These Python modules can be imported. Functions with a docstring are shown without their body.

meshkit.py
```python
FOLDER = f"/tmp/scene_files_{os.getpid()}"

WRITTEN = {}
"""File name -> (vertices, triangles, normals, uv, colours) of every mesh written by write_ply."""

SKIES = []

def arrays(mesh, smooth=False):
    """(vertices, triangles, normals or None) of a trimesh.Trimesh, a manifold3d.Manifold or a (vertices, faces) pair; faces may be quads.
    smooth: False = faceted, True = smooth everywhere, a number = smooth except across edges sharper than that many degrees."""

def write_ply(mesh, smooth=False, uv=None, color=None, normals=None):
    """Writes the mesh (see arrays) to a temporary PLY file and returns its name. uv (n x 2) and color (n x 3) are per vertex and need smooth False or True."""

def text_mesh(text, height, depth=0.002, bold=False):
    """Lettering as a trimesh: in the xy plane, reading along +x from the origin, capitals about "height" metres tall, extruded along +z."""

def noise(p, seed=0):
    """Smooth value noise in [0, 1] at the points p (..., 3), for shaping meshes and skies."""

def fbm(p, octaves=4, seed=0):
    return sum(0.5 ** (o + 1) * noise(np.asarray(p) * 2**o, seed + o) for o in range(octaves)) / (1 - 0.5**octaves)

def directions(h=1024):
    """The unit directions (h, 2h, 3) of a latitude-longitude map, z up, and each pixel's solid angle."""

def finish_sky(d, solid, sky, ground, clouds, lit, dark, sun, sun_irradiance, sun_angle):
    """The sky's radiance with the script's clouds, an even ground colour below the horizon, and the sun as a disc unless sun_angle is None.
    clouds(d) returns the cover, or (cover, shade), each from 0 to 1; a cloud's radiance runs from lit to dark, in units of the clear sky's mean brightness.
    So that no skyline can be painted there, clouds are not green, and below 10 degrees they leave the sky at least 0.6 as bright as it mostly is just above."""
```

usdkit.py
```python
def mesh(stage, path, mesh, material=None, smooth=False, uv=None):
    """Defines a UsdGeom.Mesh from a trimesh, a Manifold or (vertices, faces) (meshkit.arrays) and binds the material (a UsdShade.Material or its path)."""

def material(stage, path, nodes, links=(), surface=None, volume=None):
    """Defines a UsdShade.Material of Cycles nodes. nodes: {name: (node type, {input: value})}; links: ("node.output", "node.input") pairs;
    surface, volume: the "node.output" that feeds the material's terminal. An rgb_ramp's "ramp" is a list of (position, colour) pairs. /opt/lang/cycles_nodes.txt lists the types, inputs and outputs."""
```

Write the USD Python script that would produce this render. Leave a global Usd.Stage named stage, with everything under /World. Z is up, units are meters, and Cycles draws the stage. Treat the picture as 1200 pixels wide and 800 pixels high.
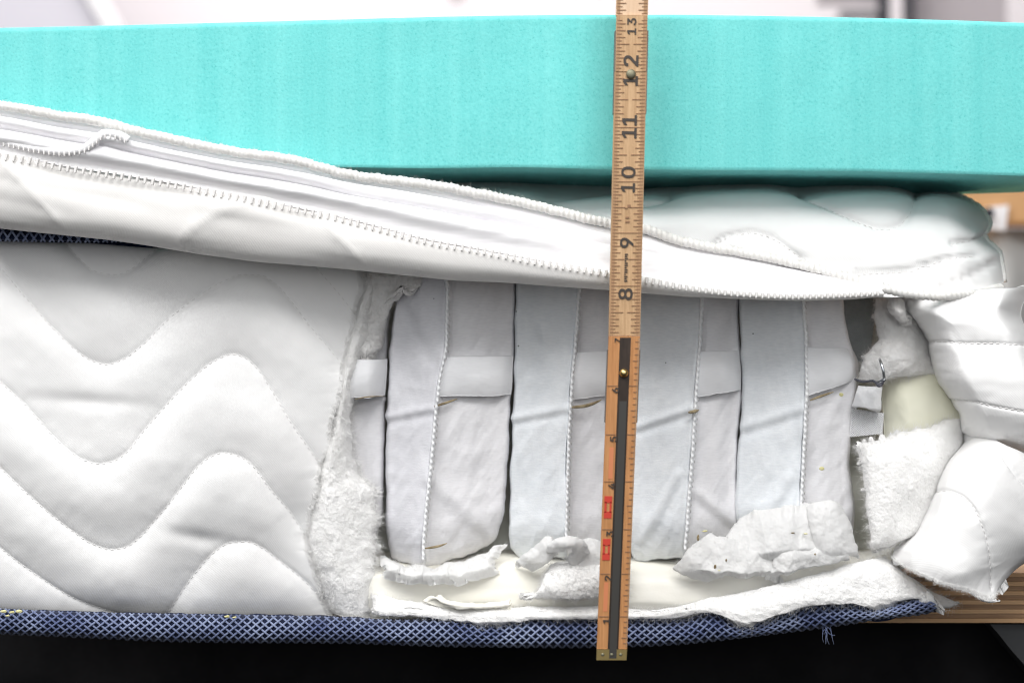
import math
import numpy as np
import trimesh
import usdkit
import meshkit
from meshkit import noise, fbm
from pxr import Usd, UsdGeom, UsdLux, UsdShade, Gf, Sdf
from scipy.interpolate import PchipInterpolator
from scipy.ndimage import gaussian_filter
from scipy.spatial import cKDTree
from shapely.geometry import Polygon

stage = Usd.Stage.CreateInMemory()
UsdGeom.SetStageUpAxis(stage, UsdGeom.Tokens.z)
UsdGeom.SetStageMetersPerUnit(stage, 1.0)
UsdGeom.Xform.Define(stage, '/World')
UsdGeom.Scope.Define(stage, '/World/Looks')

# ------------------------------------------------------------------ camera, lamps, exposure
S = 0.508 / 1200      # metres per photo pixel on the plane Y = 0
D = 0.85              # camera distance from that plane
ZC = 0.50             # camera height above the floor
cam = UsdGeom.Camera.Define(stage, '/World/camera')
cam.CreateHorizontalApertureAttr(36.0)
cam.CreateVerticalApertureAttr(36.0 * 682 / 1024)
cam.CreateFocalLengthAttr(36.0 * D / 0.508)
cam.CreateClippingRangeAttr(Gf.Vec2f(0.02, 100))
cam.CreateFStopAttr(5.0)
cam.CreateFocusDistanceAttr(D - 0.01)
cam.CreateExposureAttr(0.0)
cam.AddTranslateOp().Set(Gf.Vec3d(0, -D, ZC))
cam.AddRotateXOp().Set(90.0)


def lamp(name, pos, target, w, h, intensity, color=(1, 1, 1)):
    L = UsdLux.RectLight.Define(stage, '/World/' + name)
    L.CreateWidthAttr(w); L.CreateHeightAttr(h)
    L.CreateIntensityAttr(intensity); L.CreateColorAttr(Gf.Vec3f(*color))
    z = np.array(pos, float) - np.array(target, float); z /= np.linalg.norm(z)
    x = np.cross([0, 0, 1.0], z); x /= np.linalg.norm(x); y = np.cross(z, x)
    m = Gf.Matrix4d(*x, 0, *y, 0, *z, 0, *[float(c) for c in pos], 1)
    L.AddTransformOp().Set(m)


lamp('key_lamp', (0.30, -0.95, 1.42), (0.0, 0, 0.5), 0.55, 0.42, 10.8, (1.0, 0.985, 0.975))
lamp('ceiling_lamp', (-0.75, -0.75, 1.95), (0, 0, 0.5), 1.5, 1.3, 6.3, (1.0, 0.99, 0.985))
lamp('fill_lamp', (0.0, -2.4, 1.45), (0, 0, 0.5), 4.4, 2.4, 1.42, (0.98, 0.99, 1.0))
lamp('room_lamp', (0.0, 0.9, 2.3), (0.0, 1.6, 0.5), 1.6, 1.0, 8.6, (1.0, 0.97, 0.975))


# ------------------------------------------------------------------ helpers
def P(px, py, Y=0.0):
    """World point seen at photo pixel (px, py) at depth Y."""
    px, py, Y = np.broadcast_arrays(np.asarray(px, float), np.asarray(py, float), np.asarray(Y, float))
    k = S * (D + Y) / D
    return np.stack([(px - 600) * k, Y, ZC - (py - 400) * k], -1)


USED, BASE = {}, {}


def numbered(parent, name):
    n = USED.get((parent, name), 0)
    USED[(parent, name)] = n + 1
    return f'{parent}/{name}' + (f'_{n:03d}' if n else '')


def keys(prim, label=None, cat=None, group=None, kind=None):
    for k, v in (('label', label), ('category', cat), ('group', group), ('kind', kind)):
        if v:
            prim.SetCustomDataByKey(k, v)


def thing(name, label, cat, base=(0, 0, 0), group=None):
    path = numbered('/World', name)
    x = UsdGeom.Xform.Define(stage, path)
    x.AddTranslateOp().Set(Gf.Vec3d(*[float(b) for b in base]))
    BASE[path] = np.array(base, float)
    keys(x.GetPrim(), label, cat, group)
    return path


def base_of(path):
    while path and path not in BASE:
        path = path.rpartition('/')[0]
    return BASE.get(path, np.zeros(3))


def obj(name, mesh, m, parent='/World', smooth=False, label=None, cat=None, group=None, kind=None):
    path = numbered(parent, name)
    if not isinstance(mesh, tuple):
        mesh = (np.array(mesh.vertices), np.array(mesh.faces))
    v, f = mesh
    b = base_of(parent)
    if parent == '/World':
        b = v.mean(0); b[2] = v[:, 2].min()
    u = usdkit.mesh(stage, path, trimesh.Trimesh(v - b, f, process=False), M[m], smooth=smooth)
    if parent == '/World':
        BASE[path] = b
        u.AddTranslateOp().Set(Gf.Vec3d(*[float(c) for c in b]))
    keys(u.GetPrim(), label, cat, group, kind)
    return path


def cat(*ms):
    V, F, n = [], [], 0
    for m in ms:
        v, f = m if isinstance(m, tuple) else (np.array(m.vertices), np.array(m.faces))
        V.append(v); F.append(f + n); n += len(v)
    return np.vstack(V), np.vstack(F)


def spline(ctrl, n):
    c = np.asarray(ctrl, float)
    if len(c) == 2:
        t = np.linspace(0, 1, n)[:, None]
        return c[0] * (1 - t) + c[1] * t
    d = np.r_[0, np.cumsum(np.maximum(np.linalg.norm(np.diff(c[:, :2], axis=0), axis=1), 1e-3))]
    return PchipInterpolator(d / d[-1], c)(np.linspace(0, 1, n))


def surf(rows, nu, nv, ts=None, fixed=False):
    """Grid (nv, nu, 3) of (px, py, Y) through the control rows."""
    if fixed:                        # the same parameter for all rows: control columns stay columns of the grid
        c = np.array(rows, float)
        u = np.maximum(np.linalg.norm(np.diff(c[:, :, :2], axis=1), axis=2).mean(0), .8); u = np.r_[0, np.cumsum(u)] / u.sum()
        R = PchipInterpolator(u, c, axis=1)(np.linspace(0, 1, nu))
        surf.us = u
    else:
        R = np.stack([spline([p if len(p) == 3 else (*p, 0.0) for p in r], nu) for r in rows])
    if ts is None:
        d = np.linalg.norm(np.diff(R[:, :, :2], axis=0), axis=2).mean(1) + np.abs(np.diff(R[:, :, 2], axis=0)).mean(1) / S
        ts = np.r_[0, np.cumsum(np.maximum(d, 1e-3))]
        ts /= ts[-1]
    return PchipInterpolator(ts, R, axis=0)(np.linspace(0, 1, nv)) if len(rows) > 2 else R[0] * (1 - np.linspace(0, 1, nv)[:, None, None]) + R[1] * np.linspace(0, 1, nv)[:, None, None]


def rag(G, edges, seed=1, power=5):
    """Makes edges of a px-grid ragged. edges: {'v1': (amp_px, freq_px)}."""
    nv, nu = G.shape[:2]
    V, U = np.meshgrid(np.linspace(0, 1, nv), np.linspace(0, 1, nu), indexing='ij')
    for i, (e, (amp, freq)) in enumerate(edges.items()):
        w = {'v1': V, 'v0': 1 - V, 'u1': U, 'u0': 1 - U}[e] ** power
        ax = 0 if e[0] == 'v' else 1
        dirn = np.gradient(G[..., :2], axis=ax)
        dirn = dirn / np.maximum(np.linalg.norm(dirn, axis=-1, keepdims=True), 1e-9) * (1 if e[1] == '1' else -1)
        edge = {'v1': G[-1:, :, :2], 'v0': G[:1, :, :2], 'u1': G[:, -1:, :2], 'u0': G[:, :1, :2]}[e]
        q = np.concatenate([edge / freq, np.full(edge.shape[:2] + (1,), 3.7 * i)], -1)
        n = fbm(q, 4, seed + i) - 0.5
        n = np.broadcast_to(n, G.shape[:2])
        G = G.copy()
        G[..., :2] += dirn * (2.2 * amp * n * w)[..., None]
    return G


def shell(G, disp=None, thick=0.0015):
    """Closed cloth sheet from a px-grid; disp(px, py) metres towards the viewer side."""
    W = P(G[..., 0], G[..., 1], G[..., 2])
    def nrm(W):
        n = np.cross(np.gradient(W, axis=1), np.gradient(W, axis=0))
        n /= np.maximum(np.linalg.norm(n, axis=-1, keepdims=True), 1e-12)
        if (n[..., 1] > 0).mean() > 0.5:
            n = -n
        return n
    n = nrm(W)
    if disp is not None:
        W = W + n * (disp(G[..., 0], G[..., 1]) if callable(disp) else disp)[..., None]
        n = nrm(W)
    nv, nu = W.shape[:2]
    B = W - n * thick
    idx = np.arange(nv * nu).reshape(nv, nu)
    a, b, c, d = idx[:-1, :-1].ravel(), idx[:-1, 1:].ravel(), idx[1:, 1:].ravel(), idx[1:, :-1].ravel()
    front = np.vstack([np.c_[a, b, c], np.c_[a, c, d]])
    # winding: make front faces look along n
    v = W.reshape(-1, 3)
    t = front[len(front) // 3]
    if np.dot(np.cross(v[t[1]] - v[t[0]], v[t[2]] - v[t[0]]), n.reshape(-1, 3)[t[0]]) < 0:
        front = front[:, ::-1]
    N = nv * nu
    loop = np.r_[idx[0, :-1], idx[:-1, -1], idx[-1, :0:-1], idx[:0:-1, 0]]
    nx = np.roll(loop, -1)
    side = np.vstack([np.c_[loop, nx + N, nx], np.c_[loop, loop + N, nx + N]])
    V = np.vstack([v, B.reshape(-1, 3)])
    return (V, np.vstack([front, front[:, ::-1] + N, side])), W, n


def pucker(curves, px, py, amp=0.0006, reach=9.0):
    """Small gathers across the seams where the stitches draw the cloth in."""
    out = np.zeros(px.size)
    q = np.stack([px, py], -1).reshape(-1, 2)
    for k, cv in enumerate(curves):
        c = spline([(*p, 0) for p in cv], 900)[:, :2]
        arc = np.r_[0, np.cumsum(np.linalg.norm(np.diff(c, axis=0), axis=1))]
        d, i = cKDTree(c).query(q)
        a = arc[i]
        m = fbm(np.stack([a / 7.5, d / 26, a * 0 + k * 3.1], -1), 2, 17 + k) - .5
        out += amp * 2 * m * np.exp(-d / reach) * np.clip(d / 2.5, 0, 1)
    return out.reshape(px.shape)


def groove(curves, A, w):
    """Quilt puffing: rises away from the stitch curves, rounded in between."""
    pts = np.vstack([spline([(*c, 0) for c in cv], 400)[:, :2] for cv in curves])
    tree = cKDTree(pts)
    def f(px, py):
        d = tree.query(np.stack([px, py], -1).reshape(-1, 2))[0].reshape(px.shape)
        step = np.hypot(px[0, -1] - px[0, 0], py[0, -1] - py[0, 0]) / px.shape[1]
        stepv = np.hypot(px[-1, 0] - px[0, 0], py[-1, 0] - py[0, 0]) / px.shape[0]
        ds = gaussian_filter(d, (0.45 * w / stepv, 0.45 * w / step))
        near = np.clip(d / (0.9 * w), 0, 1)
        d2 = d * (1 - near) + ds * near
        h = A * (1 - np.exp(-(d2 / w) ** 1.1)) + A * 0.45 * (1 - np.exp(-(ds / (2.4 * w)) ** 2))
        return h - 0.0006 * np.exp(-(d / 2.0) ** 2) + pucker(curves, px, py, .0003)
    return f


def pxn(px, py, sx, sy, seed=0, octv=3):
    return fbm(np.stack([px / sx, py / sy, np.full_like(px, 0.37 * seed + 0.5)], -1), octv, seed) - 0.5


def crumple(px, py, scale, amp, seed=0, octv=4):
    out, a, s = 0, 1.0, scale
    rng = np.random.default_rng(seed)
    for o in range(octv):
        th = rng.uniform(0, np.pi)
        x = (px * np.cos(th) + py * np.sin(th)) / s
        y = (-px * np.sin(th) + py * np.cos(th)) / (s * 1.7)
        n = noise(np.stack([x + 7.3 * o, y, np.full_like(x, seed * 1.3)], -1), seed + o)
        out = out + a * (1 - np.abs(2 * n - 1))
        a *= 0.55; s *= 0.55
    return amp * (out / 2.0 - 0.5)


def tube(path, r, sides=6, closed=True, rfun=None):
    """Tube mesh along world points."""
    p = np.asarray(path, float)
    t = np.gradient(p, axis=0); t /= np.maximum(np.linalg.norm(t, axis=1, keepdims=True), 1e-12)
    ref = np.array([0.0, -1, 0]) if abs(t[0][1]) < 0.9 else np.array([0, 0, 1.0])
    a = np.cross(t, ref); a /= np.maximum(np.linalg.norm(a, axis=1, keepdims=True), 1e-9)
    b = np.cross(t, a)
    th = np.linspace(0, 2 * np.pi, sides, endpoint=False)
    R = np.broadcast_to(np.asarray(r, float), (len(p),))[:, None] * np.ones(sides)
    if rfun is not None:
        s = np.r_[0, np.cumsum(np.linalg.norm(np.diff(p, axis=0), axis=1))]
        R = R * rfun(s[:, None], th[None])
    V = p[:, None] + R[..., None] * (a[:, None] * np.cos(th)[None, :, None] + b[:, None] * np.sin(th)[None, :, None])
    n = len(p)
    i = np.arange(n * sides).reshape(n, sides)
    q0, q1, q2, q3 = i[:-1], np.roll(i[:-1], -1, 1), np.roll(i[1:], -1, 1), i[1:]
    F = np.vstack([np.c_[q0.ravel(), q1.ravel(), q2.ravel()], np.c_[q0.ravel(), q2.ravel(), q3.ravel()]])
    V = V.reshape(-1, 3)
    c = np.array([[k] for k in range(1)])
    F = np.vstack([F, [[i[0, 0], i[0, k + 1], i[0, k]] for k in range(1, sides - 1)], [[i[-1, 0], i[-1, k], i[-1, k + 1]] for k in range(1, sides - 1)]])
    return V, F


def box(lo, hi, bevel=0.0):
    lo, hi = np.array(lo, float), np.array(hi, float)
    if bevel:
        import manifold3d as m3
        pts = []
        for sx in (0, 1):
            for sy in (0, 1):
                for sz in (0, 1):
                    c = np.where([sx, sy, sz], hi, lo); sg = np.where([sx, sy, sz], -1, 1)
                    for k in range(3):
                        q = c + sg * bevel; q[k] = c[k]; pts.append(q)
        m = trimesh.convex.convex_hull(np.array(pts))
        return np.array(m.vertices), np.array(m.faces)
    m = trimesh.creation.box(bounds=[lo, hi])
    return np.array(m.vertices), np.array(m.faces)


def sample(W, G, curve, n):
    """Surface points and normals under a px curve (nearest grid vertices, smoothed)."""
    c = spline([(*q, 0) for q in curve], n)[:, :2]
    tree = cKDTree(G[..., :2].reshape(-1, 2))
    d, i = tree.query(c, k=4)
    w = 1 / (d + 1e-3); w /= w.sum(1, keepdims=True)
    ok = d[:, 0] < 4
    return (W.reshape(-1, 3)[i] * w[..., None]).sum(1), ok


def stitches(W, G, curve, pitch=7.0, length=0.62, r=0.00030, lift=0.0002):
    L = np.linalg.norm(np.diff(spline([(*q, 0) for q in curve], 300)[:, :2], axis=0), axis=1).sum()
    n = max(int(L / pitch), 2)
    pts, ok = sample(W, G, curve, n * 6 + 1)
    pts = pts + np.array([0, -lift, 0])
    out = []
    for k in range(n):
        a = k * 6
        if ok[a] and ok[a + 4]:
            q = pts[a:a + 5].copy()
            q[0, 1] += 0.0006; q[-1, 1] += 0.0006
            out.append(tube(q, r, 4))
    return cat(*out) if out else None


def fibres(pts, dirs, length, n, seed, r=0.000045, curl=0.5):
    """Loose fluff: thin curved tapered hairs from random pts."""
    rng = np.random.default_rng(seed)
    i = rng.integers(0, len(pts), n)
    p0 = np.asarray(pts)[i]; d = np.asarray(dirs)[i] + rng.normal(0, .6, (n, 3))
    d /= np.linalg.norm(d, axis=1, keepdims=True)
    L = (length * rng.uniform(.35, 1.35, n))[:, None, None]
    c, c2 = rng.normal(0, curl, (n, 1, 3)), rng.normal(0, curl, (n, 1, 3))
    t = np.linspace(0, 1, 6)[None, :, None]
    q = p0[:, None] + L * (d[:, None] * t + .6 * c * t ** 2 + .35 * c2 * np.sin(t * 5))
    a = np.cross(d, rng.normal(0, 1, (n, 3))); a /= np.maximum(np.linalg.norm(a, axis=1, keepdims=True), 1e-9)
    b = np.cross(d, a)
    rr = r * np.array([1, 1, .9, .75, .55, .2])[None, :, None, None] * rng.uniform(.6, 1.2, n)[:, None, None, None]
    th = np.arange(3) * 2 * np.pi / 3
    V = q[:, :, None] + rr * (a[:, None, None] * np.cos(th)[None, None, :, None] + b[:, None, None] * np.sin(th)[None, None, :, None])
    k = np.arange(18).reshape(6, 3)
    f = np.vstack([np.c_[k[:-1].ravel(), np.roll(k[:-1], -1, 1).ravel(), np.roll(k[1:], -1, 1).ravel()], np.c_[k[:-1].ravel(), np.roll(k[1:], -1, 1).ravel(), k[1:].ravel()], [[2, 1, 0]]])
    return V.reshape(-1, 3), (f[None] + 18 * np.arange(n)[:, None, None]).reshape(-1, 3)


def edge_drop(G, amp, width=.12):
    """Metres by which a torn sheet sinks back along its rim, so that it thins out instead of ending in a lip."""
    nv, nu = G.shape[:2]
    V, U = np.meshgrid(np.linspace(0, 1, nv), np.linspace(0, 1, nu), indexing='ij')
    asp = np.sqrt(nu / nv)
    e = np.minimum(np.minimum(V, 1 - V), np.minimum(U, 1 - U) * asp)
    return -amp * np.clip(1 - e / width, 0, 1) ** 2


# ------------------------------------------------------------------ materials
M = {}


def mat(name, nodes, links, surface='p.BSDF'):
    M[name] = usdkit.material(stage, '/World/Looks/' + name, nodes, links, surface=surface)


def plain(name, color, rough=0.6, metallic=0.0, **kw):
    mat(name, {'p': ('principled_bsdf', {'base_color': color, 'roughness': rough, 'metallic': metallic, **kw})}, [])


def cloth(name, c1, c2, scale=40.0, rough=0.95, bump_scale=1400.0, bump=0.25, dist=0.0004, sheen=0.15, weave=None, transl=0.0, clear=0.0, sss=0.0):
    """Fibrous cloth: two close tones mixed by noise, fine relief from noise (and from a diagonal weave)."""
    n = {'g': ('texture_coordinate', {}),
         'n': ('noise_texture', {'scale': scale, 'detail': 4.0, 'roughness': 0.6}),
         'r': ('rgb_ramp', {'ramp': [(0.35, c1), (0.65, c2)]}),
         'b': ('noise_texture', {'scale': bump_scale, 'detail': 2.0}),
         'u': ('bump', {'strength': bump, 'distance': dist}),
         'p': ('principled_bsdf', {'roughness': rough, 'sheen_weight': sheen, 'sheen_roughness': 0.5, 'specular_ior_level': 0.2})}
    l = [('g.object', 'n.vector'), ('n.fac', 'r.fac'), ('r.color', 'p.base_color'), ('g.object', 'b.vector'), ('u.normal', 'p.normal')]
    if sss:
        n['p'][1].update({'subsurface_weight': sss, 'subsurface_radius': (1.0, 0.95, 0.9), 'subsurface_scale': 0.003})
    if weave == 'strand':
        n['k'] = ('mapping', {'scale': (260.0, 260.0, 1500.0)})
        n['w'] = ('noise_texture', {'scale': 1.0, 'detail': 3.0, 'roughness': 0.7})
        n['m'] = ('math', {'math_type': 'add'})
        l += [('g.object', 'k.vector'), ('k.vector', 'w.vector'), ('b.fac', 'm.value1'), ('w.fac', 'm.value2'), ('m.value', 'u.height'), ('n.fac', 'e.value1'), ('w.fac', 'e.value2'), ('e.value', 'h.value1'), ('h.value', 'r.fac')]
        n['e'] = ('math', {'math_type': 'add'}); n['h'] = ('math', {'math_type': 'multiply', 'value2': 0.5})
        l.remove(('n.fac', 'r.fac'))
    elif weave:
        n['w'] = ('wave_texture', {'wave_type': 'bands', 'bands_direction': weave[0], 'scale': weave[1], 'distortion': 3.0, 'detail': 2.0, 'detail_scale': 3.0})
        n['m'] = ('math', {'math_type': 'add'})
        l += [('g.object', 'w.vector'), ('b.fac', 'm.value1'), ('w.fac', 'm.value2'), ('m.value', 'u.height')]
    else:
        l += [('b.fac', 'u.height')]
    if clear:
        n['t'] = ('translucent_bsdf', {'color': c2}); n['x'] = ('mix_closure', {'fac': transl})
        n['c'] = ('transparent_bsdf', {}); n['y'] = ('mix_closure', {'fac': clear})
        l += [('p.BSDF', 'x.closure1'), ('t.BSDF', 'x.closure2'), ('u.normal', 't.normal'), ('x.closure', 'y.closure1'), ('c.BSDF', 'y.closure2')]
        mat(name, n, l, 'y.closure')
    elif transl:
        n['t'] = ('translucent_bsdf', {'color': c2}); n['x'] = ('mix_closure', {'fac': transl})
        l += [('p.BSDF', 'x.closure1'), ('t.BSDF', 'x.closure2'), ('u.normal', 't.normal')]
        mat(name, n, l, 'x.closure')
    else:
        mat(name, n, l)


cloth('quilt_cloth', (0.83, 0.825, 0.82), (0.86, 0.86, 0.855), 30, weave=('diagonal', 520.0), bump=0.13, dist=0.00025)
cloth('flap_cloth', (0.78, 0.765, 0.745), (0.82, 0.81, 0.79), 30, weave=('diagonal', 520.0), bump=0.13, dist=0.00025)
cloth('tape_cloth', (0.88, 0.87, 0.89), (0.90, 0.895, 0.905), 60, weave=('z', 500.0), bump=0.08, dist=0.0002)
cloth('serged_thread', (0.78, 0.765, 0.73), (0.84, 0.83, 0.81), 300, bump_scale=2500, bump=0.4, dist=0.0006)
cloth('fleece', (0.81, 0.795, 0.78), (0.86, 0.855, 0.845), 110, bump_scale=700, bump=0.5, dist=0.0009, sheen=0.4, transl=0.04)
cloth('white_fleece', (0.88, 0.875, 0.86), (0.92, 0.915, 0.905), 110, bump_scale=700, bump=0.5, dist=0.0009, sheen=0.4, transl=0.04)
cloth('pocket_cloth', (0.70, 0.735, 0.77), (0.83, 0.855, 0.875), 45, weave='strand', bump_scale=1500, bump=0.30, dist=0.0004)
cloth('pocket_side_cloth', (0.72, 0.715, 0.735), (0.83, 0.825, 0.84), 45, weave='strand', bump_scale=1500, bump=0.30, dist=0.0004)
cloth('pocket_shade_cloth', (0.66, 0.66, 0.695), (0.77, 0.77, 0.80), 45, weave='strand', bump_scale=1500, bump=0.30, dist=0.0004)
cloth('band_cloth', (0.79, 0.795, 0.81), (0.83, 0.835, 0.85), 60, weave='strand', bump_scale=1800, bump=0.15, dist=0.0003)
cloth('seam_cloth', (0.82, 0.835, 0.85), (0.88, 0.89, 0.90), 200, bump_scale=1500, bump=0.25, dist=0.0004)
cloth('tissue', (0.90, 0.90, 0.895), (0.93, 0.93, 0.925), 70, bump_scale=900, bump=0.25, dist=0.0004, transl=0.15, clear=0.35)
cloth('cream_foam', (0.84, 0.82, 0.735), (0.88, 0.865, 0.80), 18, bump_scale=900, bump=0.2, dist=0.0003, sheen=0.0)
cloth('yellow_foam', (0.83, 0.82, 0.66), (0.87, 0.865, 0.74), 14, bump_scale=900, bump=0.2, dist=0.0003, sheen=0.0)
cloth('core_felt', (0.56, 0.57, 0.52), (0.66, 0.67, 0.62), 50, bump_scale=700, bump=0.5)
cloth('navy_cloth', (0.006, 0.010, 0.030), (0.012, 0.020, 0.055), 200, bump_scale=900, bump=0.5)
cloth('net_yarn', (0.085, 0.11, 0.22), (0.25, 0.295, 0.43), 60, bump_scale=3000, bump=0.4, dist=0.0003)
cloth('thread', (0.70, 0.69, 0.68), (0.80, 0.79, 0.78), 400)
cloth('dark_netting', (0.32, 0.345, 0.35), (0.42, 0.445, 0.45), 120, bump_scale=900, bump=0.8)
cloth('dark_thread', (0.05, 0.055, 0.07), (0.10, 0.10, 0.12), 400)
cloth('black_cloth', (0.0035, 0.0035, 0.0042), (0.010, 0.0095, 0.0105), 22, bump_scale=500, bump=0.3, sheen=0.0)
cloth('stain', (0.20, 0.155, 0.09), (0.40, 0.33, 0.21), 300)
cloth('glue', (0.62, 0.58, 0.26), (0.74, 0.71, 0.42), 300)
plain('tooth_plastic', (0.80, 0.785, 0.77), 0.4)
plain('brass', (0.62, 0.47, 0.20), 0.35, 1.0)
plain('old_brass', (0.24, 0.23, 0.16), 0.6, 0.7)
plain('dark_metal', (0.06, 0.057, 0.052), 0.5, 0.4)
plain('plate_metal', (0.16, 0.14, 0.12), 0.5, 0.5)
plain('steel', (0.62, 0.65, 0.68), 0.25, 1.0)
plain('ink', (0.045, 0.035, 0.028), 0.6)
plain('faded_ink', (0.26, 0.14, 0.075), 0.7)
plain('red_ink', (0.56, 0.045, 0.025), 0.6)
plain('wall_paint', (0.80, 0.75, 0.765), 0.8)
plain('grey_paint', (0.64, 0.62, 0.68), 0.8)
plain('white_paint', (0.86, 0.85, 0.86), 0.6)
plain('rack_grey', (0.42, 0.38, 0.40), 0.7)
plain('rack_black', (0.02, 0.02, 0.03), 0.5)
plain('grey_cover', (0.52, 0.52, 0.51), 0.9)
plain('label_white', (0.85, 0.83, 0.85), 0.6)
plain('black_dot', (0.01, 0.01, 0.02), 0.5)
plain('leg_grey', (0.035, 0.037, 0.040), 0.6)

# aqua foam: open cells (fine dark pores and relief), faint vertical knife streaks
mat('aqua_foam', {
    'g': ('texture_coordinate', {}),
    'v': ('voronoi_texture', {'scale': 620.0, 'randomness': 1.0}),
    'vr': ('rgb_ramp', {'ramp': [(0.0, (0.75, 0.75, 0.75)), (0.22, (1, 1, 1))]}),
    'm1': ('mapping', {'scale': (85.0, 1.0, 1.3)}),
    'n1': ('noise_texture', {'scale': 1.0, 'detail': 3.0, 'roughness': 0.6}),
    'r1': ('rgb_ramp', {'ramp': [(0.3, (0.165, 0.625, 0.61)), (0.7, (0.21, 0.685, 0.665))]}),
    'n2': ('noise_texture', {'scale': 760.0, 'detail': 3.0, 'roughness': 0.7}),
    'r2': ('rgb_ramp', {'ramp': [(0.28, (0.62, 0.82, 0.82)), (0.40, (0.91, 0.955, 0.955)), (0.55, (1, 1, 1)), (0.72, (1.14, 1.05, 1.05))]}),
    'x': ('mix', {'fac': 1.0, 'mix_type': 'multiply'}),
    'x2': ('mix', {'fac': 0.6, 'mix_type': 'multiply'}),
    'a': ('math', {'math_type': 'add'}),
    'u': ('bump', {'strength': 0.2, 'distance': 0.0003}),
    'p': ('principled_bsdf', {'roughness': 0.9, 'specular_ior_level': 0.1, 'sheen_weight': 0.1}),
}, [('g.object', 'v.vector'), ('g.object', 'm1.vector'), ('m1.vector', 'n1.vector'), ('n1.fac', 'r1.fac'),
    ('g.object', 'n2.vector'), ('n2.fac', 'r2.fac'), ('r1.color', 'x.color1'), ('r2.color', 'x.color2'),
    ('v.distance', 'vr.fac'), ('x.color', 'x2.color1'), ('vr.color', 'x2.color2'), ('x2.color', 'p.base_color'),
    ('n2.fac', 'a.value1'), ('v.distance', 'a.value2'), ('a.value', 'u.height'), ('u.normal', 'p.normal')])


def wood(name, c1, c2, scl, rough=0.55, detail=4.0, bump=0.1):
    mat(name, {
        'g': ('texture_coordinate', {}), 'm': ('mapping', {'scale': scl}),
        'n': ('noise_texture', {'scale': 1.0, 'detail': detail, 'roughness': 0.65}),
        'r': ('rgb_ramp', {'ramp': [(0.3, c1), (0.7, c2)]}),
        'u': ('bump', {'strength': bump, 'distance': 0.0003}),
        'p': ('principled_bsdf', {'roughness': rough, 'specular_ior_level': 0.35})},
        [('g.object', 'm.vector'), ('m.vector', 'n.vector'), ('n.fac', 'r.fac'), ('r.color', 'p.base_color'), ('n.fac', 'u.height'), ('u.normal', 'p.normal')])


wood('ruler_wood', (0.40, 0.24, 0.12), (0.62, 0.41, 0.23), (700, 700, 45))
wood('ruler_wood_pale', (0.62, 0.42, 0.27), (0.74, 0.54, 0.37), (900, 900, 35))
wood('ruler_wood_orange', (0.38, 0.165, 0.058), (0.58, 0.285, 0.115), (700, 700, 45))
wood('ruler_margin', (0.34, 0.195, 0.10), (0.44, 0.27, 0.145), (900, 900, 35))
wood('slot_wood', (0.022, 0.014, 0.010), (0.045, 0.03, 0.022), (300, 300, 60))
wood('ply_light', (0.55, 0.33, 0.17), (0.68, 0.45, 0.26), (14, 14, 500))
wood('ply_dark', (0.27, 0.155, 0.085), (0.40, 0.25, 0.145), (30, 30, 700))
wood('board_wood', (0.56, 0.31, 0.14), (0.62, 0.36, 0.17), (3, 3, 25))

# ------------------------------------------------------------------ the setting
obj('floor', box((-3, -3, -0.02), (3, 2.0, 0.0)), 'black_cloth', kind='structure')
obj('wall', box((-3, 2.0, -0.02), (3, 2.1, 3.0)), 'wall_paint', kind='structure')

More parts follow.
